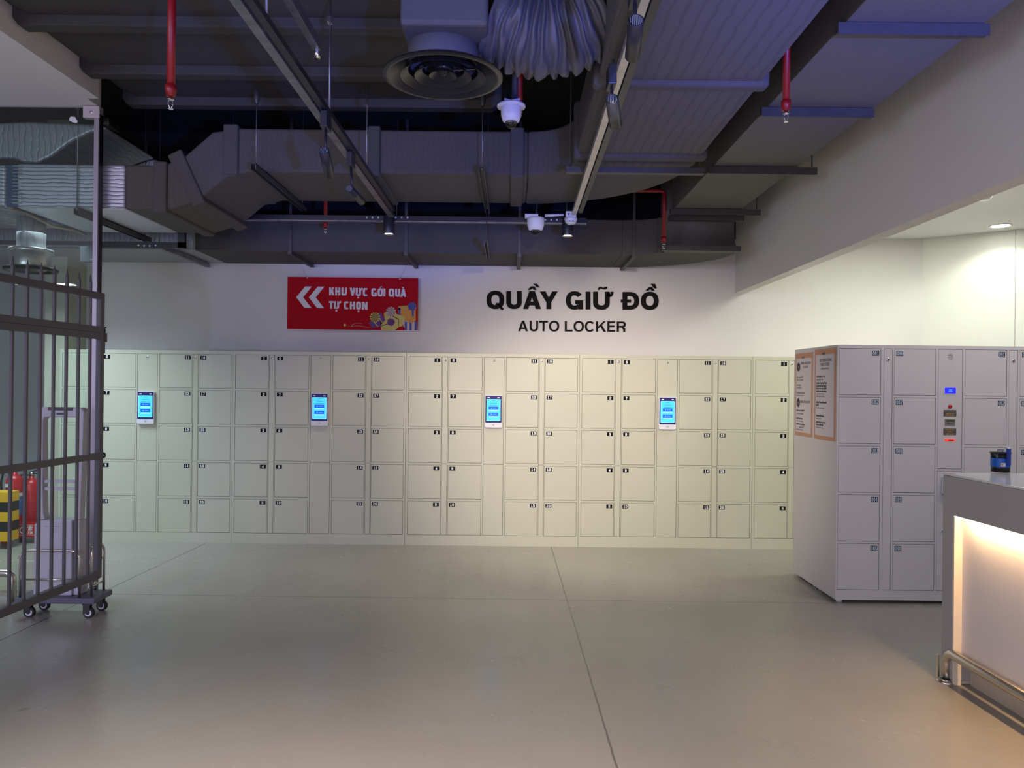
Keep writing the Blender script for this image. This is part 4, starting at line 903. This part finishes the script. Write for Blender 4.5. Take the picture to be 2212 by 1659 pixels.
MB().lathe([(0, -.003), (.080, -.003)], (p.x, p.y, 3.0895), (0, 0, 1), DOWNE, 40).build('lens', t)

# ------------------------------------------------------------------ counter on the right
ct = thing('service_counter', (2.7, 3.0, 0), 'service counter with pale stone top and warm light strip along its recessed front', 'counter')
kx = -59 / 1640
def cxw(Y, X0=0.0): return 2.325 + kx * (Y - 4.09) + X0     # left face of the counter, slightly turned
YA, YB = 4.09, 1.0; CH = 1.105
def slab(m, xa, xb, y0, y1, z0, z1, mt):
    m.hexa([Vector((cxw(y0, xa), y0, z0)), Vector((cxw(y0, xb), y0, z0)), Vector((cxw(y1, xb), y1, z0)), Vector((cxw(y1, xa), y1, z0)),
            Vector((cxw(y0, xa), y0, z1)), Vector((cxw(y0, xb), y0, z1)), Vector((cxw(y1, xb), y1, z1)), Vector((cxw(y1, xa), y1, z1))], mt); return m
slab(MB(), 0, .95, YB, YA, CH - .012, CH, CTOP).build('worktop', ct, bevel=.003)
slab(MB(), 0, .95, YB, YA - .10, CH - .215, CH - .0125, CSIDE).build('upper_band', ct)
m = slab(MB(), 0, .95, YA - .10, YA, 0.02, CH - .0125, CSIDE); slab(m, .004, .90, YA - .095, YA - .005, 0, .02, PLAST); m.build('end_panel', ct, bevel=.006)
slab(MB(), .002, .045, YA - .104, YA - .0995, 0.0, CH - .225, mat('reveal_cream', (0.70, 0.62, 0.50), .7, var=.08, vscale=20)).build('end_reveal', ct)
slab(MB(), .045, .06, YB, YA - .101, .15, CH - .216, CPANEL).build('frosted_panel', ct)
slab(MB(), .095, .11, YB, YA - .101, 0.0, .15, mat('kick_stone', (0.50, 0.43, 0.32), .5, var=.15, vscale=8)).build('kick_plate', ct)
slab(MB(), .004, .030, YB, YA - .108, CH - .224, CH - .2155, LEDS).build('light_strip', ct)
l1 = area('counter_strip_glow', (cxw(2.6, .020), 2.6, CH - .226), .03, 2.6, 8, (1.0, .60, .28), (0, 0, -math.atan(kx) * -1))
l1.rotation_euler = (0, 0, math.atan(-kx))
# foot rail
fr = thing('foot_rail', (2.25, 3.5, 0), 'brushed steel foot rail bent down to the floor at the counter foot', 'rail')
rp = at(2045, 1468, Z=0.01); rx = rp.x; ry = rp.y; rr_ = .026
MB().tube([(rx, ry, 0)] + [(rx, ry, .10)] + [(rx - kx * 0 + (-kx) * (.06 * (1 - math.cos(a_))), ry - .06 * (1 - math.cos(a_)), .10 + .06 * math.sin(a_)) for a_ in [i * PI / 16 for i in range(1, 9)]] + [(rx + (-kx) * (ry - .3 - 1.0), 1.3, .16)], rr_, STEEL, 20).build('tube', fr)
MB().lathe([(.052, 0), (.052, .005), (.046, .012), (.028, .016)], (rx, ry, 0), (0, 0, 1), STEEL, 32).build('flange', fr)
MB().cyl((rx + .1, 1.45, 0), (rx + .1, 1.45, .16), .02, STEEL, 16).build('post', fr)
MB().box(rx - .030, rx - .022, ry + .03, ry + .05, 0, .13, STEEL).build('end_plate', fr)

# tub and things on the counter
zc = CH
p = at(2161, 1019, Z=CH); t = thing('plastic_tub', (p.x, p.y, zc), 'small clear plastic tub with a blue label and black rim on the counter', 'tub')
MB().lathe([(.0, .002), (.044, .002), (.046, .006), (.048, .100), (.046, .100), (.043, .01), (0, .008)], (p.x, p.y, zc), (0, 0, 1), TUB, 40).build('cup', t)
MB().lathe([(.046, .099), (.053, .103), (.053, .107), (.047, .106), (.046, .099)], (p.x, p.y, zc), (0, 0, 1), BLACK, 40).build('rim', t)
LB = mat('label_blue', (0.004, 0.12, 0.50), .4)
MB().lathe([(.0472, .028), (.0480, .076)], (p.x, p.y, zc), (0, 0, 1), LB, 40).build('label', t)
MB().lathe([(.0, 0), (.045, 0), (.046, .005), (.045, .009), (0, .009)], (p.x, p.y, zc), (0, 0, 1), BLACK, 40).lathe([(0, .009), (.041, .009), (.041, .026), (0, .026)], (p.x, p.y, zc), (0, 0, 1), mat('tub_content', (0.10, 0.09, 0.11), .6), 32).build('base', t)
MB().box(p.x - .026, p.x - .004, p.y - .0500, p.y - .0440, zc + .033, zc + .052, TAGW).cyl((p.x - .021, p.y - .0503, zc + .043), (p.x - .021, p.y - .049, zc + .043), .005, OG, 12).build('label_print', t)
tag(MB().rbox(p.x - .004, p.x + .018, p.y - .060, p.y - .0545, zc + .040, zc + .134, .006, mat('stick_blue', (0.012, 0.05, 0.32), .5)).rbox(p.x - .001, p.x + .015, p.y - .061, p.y - .053, zc + .130, zc + .137, .003, TAGW).build('blue_clip'), 'blue plastic clip hooked over the front of the clear tub', 'clip')
p = at(2222, 1021, Z=CH)
t = thing('bottle', (p.x + .02, p.y + .02, zc), 'white and purple bottle cut by the right edge of the picture, on the counter', 'bottle')
MB().lathe([(0, 0), (.036, 0), (.038, .01), (.038, .11), (.03, .13), (.014, .14), (.014, .165), (0, .165)], (p.x + .035, p.y + .02, zc), (0, 0, 1), WPL, 32).build('bottle_body', t)
MB().lathe([(.0385, .02), (.0385, .06)], (p.x + .035, p.y + .02, zc), (0, 0, 1), PU, 32).build('label', t)
cl = MB(); cl.lathe([(0, .022), (.02, .020), (.042, .008), (.052, .0), (0, 0)], (p.x + .015, p.y - .062, zc), (0, 0, 1), mat('cloth_lilac', (0.62, 0.62, 0.80), .8), 20)
tag(cl.build('folded_tissue'), 'white folded tissue lying on the counter at the picture edge', 'tissue')

# ------------------------------------------------------------------ fence gate in front of the glass
ga, gb = at(210.5, 1249, Y=4.754), None
GX1, GY1 = ga.x, 4.754; gdir = Vector((.085, 1, 0)).normalized()
gt = thing('fence_gate', (GX1, GY1, 0), 'dark metal fence gate of upright bars with spear tips in front of the glass', 'gate')
zb0 = ga.z; zt0 = at(217, 633, Y=4.754).z; GL = 2.3
def gp_(s_, z): v = Vector((GX1, GY1, 0)) - gdir * s_; return Vector((v.x, v.y, z))
def rail(z0, z1, name='rail'): MB().beam(gp_(0, (z0 + z1) / 2), gp_(GL, (z0 + z1) / 2), .034, z1 - z0, GATEM).build(name, gt)
rail(zt0 - .040, zt0); 
zm1 = at(217, 706, Y=4.754).z; zm2 = at(217, 733, Y=4.754).z
rail((zm1 + zm2) / 2 + .0008, zm1); rail(zm2, (zm1 + zm2) / 2 - .0008)
zl1 = at(217, 978, Y=4.754).z; rail(zl1 - .037, zl1); rail(zb0, zb0 + .045)
m = MB(); m.beam(gp_(.0, zb0 + .001), gp_(.0, zt0 - .001), .032, .036, GATEM, up=tuple(gdir)).build('stile', gt)
k = 0; s_ = .10
while s_ < GL - .05:
    b0, b1 = gp_(s_, zb0 + .01), gp_(s_, zt0 + .055)
    tip = gp_(s_, zt0 + .105); m = MB().beam(b0, b1, .014, .014, GATEM, up=tuple(gdir))
    m.tube([b1, tip], [.0095, .0008], GATEM, 6); m.build('bar', gt); s_ += .1075
# post that carries the gate, left of the picture
MB().beam(gp_(GL + .03, 0), gp_(GL + .03, zt0 + .05), .08, .08, GATEM, up=tuple(gdir)).build('hinge_post', gt)
lkx = gp_(-.03, 0)
MB().beam(gp_(-.005, zl1 - .018), gp_(-.05, zl1 - .018), .006, .03, GATEM).build('latch_eye', gt)
zp = at(220, 720, Y=4.754).z
pk = thing('padlock', (lkx.x, lkx.y, zp), 'black latch lock with a shackle on the end of the fence gate', 'lock')
MB().box(lkx.x - .016, lkx.x + .016, lkx.y - .02, lkx.y + .02, zp - .052, zp + .005, BLACK).box(lkx.x - .010, lkx.x + .008, lkx.y - .012, lkx.y + .012, zp - .125, zp - .052, BLACK).build('lock_body', pk, bevel=.003)
MB().tube([(lkx.x + .012 * math.cos(a_), lkx.y, zp + .018 + .016 * math.sin(a_)) for a_ in [i * PI / 8 for i in range(16)]], .0038, BLACK, 8, closed=True).tube([(lkx.x, lkx.y, zp + .030), (lkx.x + .018, lkx.y, zp + .040)], .005, BLACK, 8).build('shackle', pk)
MB().tube([(lkx.x + .010 + .012 * math.cos(a_), lkx.y, zl1 - .018 + .015 * math.sin(a_)) for a_ in [i * PI / 8 for i in range(16)]], .0045, BLACK, 8, closed=True).build('ring', pk)

# ------------------------------------------------------------------ dolly with the security antenna
DX0, DX1, DY0, DY1 = at(30, 1300, Y=4.93).x, at(203, 1300, Y=4.93).x, 4.93, 5.16
zd0, zd1 = .098, .135
dl = thing('wheeled_dolly', ((DX0 + DX1) / 2, 5.15, 0), 'low wheeled dolly with steel hoops behind the fence gate', 'dolly')
MB().box(DX0, DX1, DY0, DY1, zd0, zd1, mat('dolly_grey', (0.10, 0.10, 0.14), .5)).build('platform', dl, bevel=.006)
for px, yy in ((64, 4.965), (192, 4.965), (64, 5.125), (192, 5.125)):
    x = at(px, 1325, Y=4.965).x
    cs = MB().box(x - .030, x + .012, yy - .018, yy - .014, .03, .095, BLACK).box(x - .030, x + .012, yy + .014, yy + .018, .03, .095, BLACK).box(x - .034, x + .018, yy - .02, yy + .02, .086, .098, BLACK).build('caster', dl)
    MB().cyl((x, yy - .0115, .034), (x, yy + .0115, .034), .034, RUB, 28).cyl((x, yy - .0125, .034), (x, yy + .0125, .034), .022, WPL, 24).cyl((x, yy - .020, .034), (x, yy + .020, .034), .010, BLACK, 16).build('wheel', cs)
def hoop(xa, xb, y, z0, z1, name, axis='x', rails=()):
    r = .055; m = MB()
    def P(u, z): return Vector((u, y, z)) if axis == 'x' else Vector((y, u, z))
    pts = [P(xa, z0), P(xa, z1 - r)] + [P(xa + r - r * math.cos(a_), z1 - r + r * math.sin(a_)) for a_ in [i * PI / 12 for i in range(1, 7)]]
    pts += [P(xb - r + r * math.sin(a_), z1 - r + r * math.cos(a_)) for a_ in [i * PI / 12 for i in range(0, 7)]] + [P(xb, z0)]
    m.tube(pts, .0085, STEEL, 10)
    for zr in rails: m.tube([P(xa, zr), P(xb, zr)], .006, STEEL, 8)
    m.build(name, dl)
hx0, hx1 = at(44, 1200, Y=4.95).x, at(172, 1200, Y=4.95).x
hoop(hx0, hx1, 4.95, zd1, .440, 'hoop', rails=(.25,))
hoop(hx0 + .02, hx1, 5.14, zd1, .440, 'hoop', rails=(.25,))
hoop(4.98, 5.13, DX1 - .045, zd1, .455, 'hoop', 'y', rails=(.20, .36))
ch = MB()
for k in range(22):
    c_ = Vector((DX1 - .075 + random.uniform(-.02, .012), 5.05 + random.uniform(-.03, .04), zd1 + .03 + k * .0085)); an = random.uniform(0, PI); tl = random.uniform(-.8, .8)
    ex = Vector((math.cos(an), math.sin(an), tl)).normalized(); ey = ex.cross(Vector((.3, .2, 1))).normalized()
    ch.tube([c_ + ex * .016 * math.cos(a_) + ey * .010 * math.sin(a_) for a_ in [i * PI / 5 for i in range(10)]], .0028, CHROME, 6, closed=True)
tag(ch.build('metal_chain'), 'bunched shiny metal chain in the right hoop of the dolly', 'chain')
AYa, AYb = 4.985, 5.115
def axx(px): return at(px, 1100, Y=4.99).x
def azz(py): return at(130, py, Y=4.99).z
an_ = thing('security_antenna', (axx(130), 5.13, zd1), 'lavender-grey anti-theft gate antenna standing on the wheeled dolly', 'security gate')
ztop = azz(880); zin = azz(902); zbx = azz(1124)
MB().prism([(axx(75), zbx), (axx(77), ztop - .03), (axx(83), ztop), (axx(170), ztop), (axx(176), ztop - .03), (axx(170), zbx), (axx(159), zbx), (axx(164), zin - .02), (axx(161), zin), (axx(90), zin), (axx(87), zin - .02), (axx(88), azz(1060)), (axx(90), azz(1110)), (axx(94), zbx)], 'y', AYa + .02, AYa + .085, LAV).build('loop_frame', an_, bevel=.008)
MB().prism([(axx(74), zd1 + .001), (axx(75), zbx - .03), (axx(84), zbx), (axx(156), zbx), (axx(157), zd1 + .001)], 'y', AYa, AYb, LAV).build('base_cover', an_, bevel=.008)
MB().prism([(axx(157) + .001, zd1 + .001), (axx(157) + .001, zbx), (axx(169), zbx), (axx(171), zd1 + .001)], 'y', AYa + .02, AYb - .01, LAV).build('side_cover', an_, bevel=.004)
for py in (1041, 1057): MB().box(axx(86), axx(164), AYa + .04, AYa + .06, azz(py + 4), azz(py - 3), LAV).build('crossbar', an_)
MB().box(axx(99), axx(152), AYa + .014, AYa + .03, azz(887), azz(879.5), BLACK).box(axx(99), axx(111), AYa + .0135, AYa + .014, azz(887), azz(880), mat('dark_red', (0.12, 0.01, 0.015), .4)).build('display_strip', an_)
MB().rbox(axx(117), axx(138), AYa + .017, AYa + .021, azz(896), azz(892), .005, BLACK).build('slot', an_)
MB().box(axx(96), axx(132), AYa - .0006, AYa + .002, azz(1137) - .001, azz(1137) + .001, INKG).build('seam', an_)

# ------------------------------------------------------------------ beyond the glass: extinguishers, barrier, steel hoop
def extinguisher(x, y, r, h, label, zb=0.0, big=True):
    t = thing('fire_extinguisher', (x, y, zb), label, 'fire extinguisher', 'red fire extinguishers beyond the glass')
    MB().lathe([(0, .0), (r * .95, .0), (r, .015), (r, h - r * .9), (r * .85, h - r * .45), (r * .45, h - r * .1), (r * .28, h), (r * .28, h + .03), (0, h + .03)], (x, y, zb), (0, 0, 1), EXTR, 32).build('cylinder', t)
    MB().cyl((x, y, zb + h + .02), (x, y, zb + h + .055), .022, STEEL, 14).build('valve', t)
    MB().beam((x - .02, y, zb + h + .05), (x + .13, y, zb + h + .10), .022, .010, BLACK).beam((x - .02, y, zb + h + .045), (x + .11, y, zb + h + .040), .022, .008, BLACK).build('handle', t)
    MB().tube([(x, y - .02, zb + h + .03), (x - .08, y - .04, zb + h + .03), (x - r - .025, y - .05, zb + h - .08), (x - r - .02, y - .03, zb + h - .35)], .010, RUB, 10).build('hose', t)
    return t
BW = mat('label_white', (0.7, 0.72, 0.75), .5)
ex1 = extinguisher(at(34, 1080, Y=7.30).x, 7.28, .072, .55, 'red fire extinguisher with a blue picture label, standing in the red stand', .10)
x = at(34, 1080, Y=7.30).x
MB().lathe([(.0728, .16), (.0728, .33)], (x, 7.28, .10), (0, 0, 1), mat('label_picture_blue', (0.05, 0.14, 0.40), .5, var=.7, vscale=22), 32).lathe([(.0727, .335), (.0727, .37)], (x, 7.28, .10), (0, 0, 1), BW, 32).box(x - .040, x + .002, 7.205, 7.213, .10 + .43, .10 + .46, BW).build('label_band', ex1)
extinguisher(at(68, 1080, Y=7.38).x, 7.38, .072, .50, 'plain red fire extinguisher on the right in the red stand', .10)
extinguisher(at(103, 1110, Y=8.6).x, 8.6, .055, .42, 'small dark red extinguisher on the floor behind the antenna', .0)
xs_ = at(8, 1136, Y=7.18).x; xe_ = at(78, 1136, Y=7.18).x
rs = thing('extinguisher_stand', ((xs_ + xe_) / 2, 7.30, 0), 'red metal stand marked PCCC 114 holding two fire extinguishers', 'stand')
MB().box(xs_, xe_, 7.19, 7.20, .06, .20, EXTR).box(xs_, xe_, 7.46, 7.47, .06, .20, EXTR).box(xs_, xs_ + .008, 7.20, 7.46, .06, .20, EXTR).box(xe_ - .008, xe_, 7.20, 7.46, .06, .20, EXTR).box(xs_, xe_, 7.20, 7.46, .085, .098, EXTR).build('tray', rs)
for xx in (xs_, xe_):
    for yy in (7.20, 7.46): MB().hexa([Vector((xx + a_, yy + b_, z_)) for z_ in (0, .09) for a_, b_ in ((-.03 if z_ == 0 else -.015, -.01), (.012, -.01), (.012, .01), (-.03 if z_ == 0 else -.015, .01))], EXTR).build('leg', rs)
m = MB().text('PCCC', xs_ + .10, 7.188, .098, .062, TAGW, bold=.03, align='CENTER', sx=.80); m.text('☎', xs_ + .245, 7.188, .135, .030, TAGW, bold=.01); m.text('114', xs_ + .245, 7.188, .093, .030, TAGW, bold=.03, sx=.8)
for q0 in ((xs_ + .012, xs_ + .29, .082, .084), (xs_ + .012, xs_ + .29, .176, .178)): m.box(q0[0], q0[1], 7.188, 7.19, q0[2], q0[3], TAGW)
m.box(xs_ + .012, xs_ + .014, 7.188, 7.19, .084, .176, TAGW).build('stand_text', rs)
xh = at(26, 1095, Y=7.0).x; z1_ = at(10, 1062, Y=7.0).z
hz = thing('hazard_bollard', (xh - .35, 7.05, 0), 'yellow and black striped post partly seen at the left picture edge', 'bollard')
MB().box(xh - .50, xh - .35, 6.95, 7.10, 0, z1_, BLACK).build('post', hz)
for k in range(5):
    za = z1_ - .09 * k; MB().box(xh - .34, xh, 6.95, 7.10, za - .09, za - .001, YEL if k % 2 == 0 else BLACK).build('stripe', hz)
fb = MB(); bx = at(34, 1250, Y=5.33).x
fb.tube([(bx, 5.30, 0), (bx, 5.30, .15)] + [(bx - .05 + .05 * math.cos(a_), 5.30, .15 + .05 * math.sin(a_)) for a_ in [i * PI / 12 for i in range(1, 7)]] + [(bx - .9, 5.30, .20), (bx - .95, 5.30, .15), (bx - .95, 5.30, 0)], .026, STEEL, 16)
tag(fb.build('floor_hoop'), 'low polished steel tube hoop fixed to the floor at the left picture edge', 'rail')
# round silver diffuser and dark box beyond the glass
p = at(67, 583, Y=5.95); t = thing('round_diffuser', (p.x, 5.95, p.z), 'round ceiling diffuser with silver neck seen through the glass', 'air diffuser')
MB().lathe([(.19, 0), (.185, -.012), (.15, -.01), (.13, .02), (.125, .03), (.19, .008)], (p.x, 5.95, p.z), (0, 0, 1), DM, 40).lathe([(.0, .0), (.06, -.01), (.11, .0), (.115, .004), (.0, .015)], (p.x, 5.95, p.z), (0, 0, 1), DM, 32).build('rings', t)
MB().lathe([(.14, .02), (.14, .13), (.155, .13), (.155, .16), (.10, .17)], (p.x, 5.95, p.z), (0, 0, 1), mat('bare_tin', (0.55, 0.56, 0.55), .3, .8), 40).build('neck', t)
MB().cyl((p.x, 5.95, p.z + .16), (p.x, 5.95, DZ + .02), .10, FOIL, 24).build('spigot', t)
a, b = at(176, 535, Y=6.42), at(205, 566, Y=6.42)
tag(MB().box(a.x, b.x, 6.40, 6.458, b.z, a.z + .01, mat('dark_box', (0.035, 0.045, 0.05), .7)).build('junction_box'), 'dark square box under the lower black track behind the glass', 'box')
# upright panel and shelf things reflected in the glass: the sales floor behind the photographer
for i, (x, y) in enumerate(((-9.6, -4.6), (-9.4, -6.6), (-7.2, -5.2), (-7.4, -7.0), (-5.0, -5.8), (-3.0, -6.4))):
    o = MB().box(x - .6, x + .6, y - .12, y + .12, GZ - .02, GZ - .001, PANE).build('ceiling_light')
    tag(o, 'long white ceiling light of the sales floor behind the photographer', 'ceiling light', 'ceiling lights of the sales floor')
sh_ = thing('shop_shelf', (-8.3, -6.6, 0), 'tall white shop shelf with coloured goods, reflected in the glass', 'shelf')
for z in (.1, .5, .9, 1.3, 1.7, 2.1): MB().box(-9.6, -7.0, -6.9, -6.4, z, z + .03, WPL).build('shelf_board', sh_)
MB().box(-9.6, -7.0, -6.95, -6.9, 0, 2.2, WPL).build('back_panel', sh_)
gc = [mat('goods_%s' % n_, c_, .5) for n_, c_ in (('red', (.5, .03, .03)), ('orange', (.7, .25, .03)), ('green', (.08, .35, .10)), ('white', (.7, .7, .7)), ('blue', (.05, .12, .5)))]
gd = MB()
for z in (.13, .53, .93, 1.33, 1.73):
    xx = -9.55
    while xx < -7.1:
        w_ = random.uniform(.06, .16); gd.box(xx, xx + w_, -6.75, -6.45, z, z + random.uniform(.15, .32), random.choice(gc)); xx += w_ + .01
o = tag(gd.build('shelf_goods'), 'mixed coloured packages on the shop shelf behind the photographer', 'goods'); o['kind'] = 'stuff'
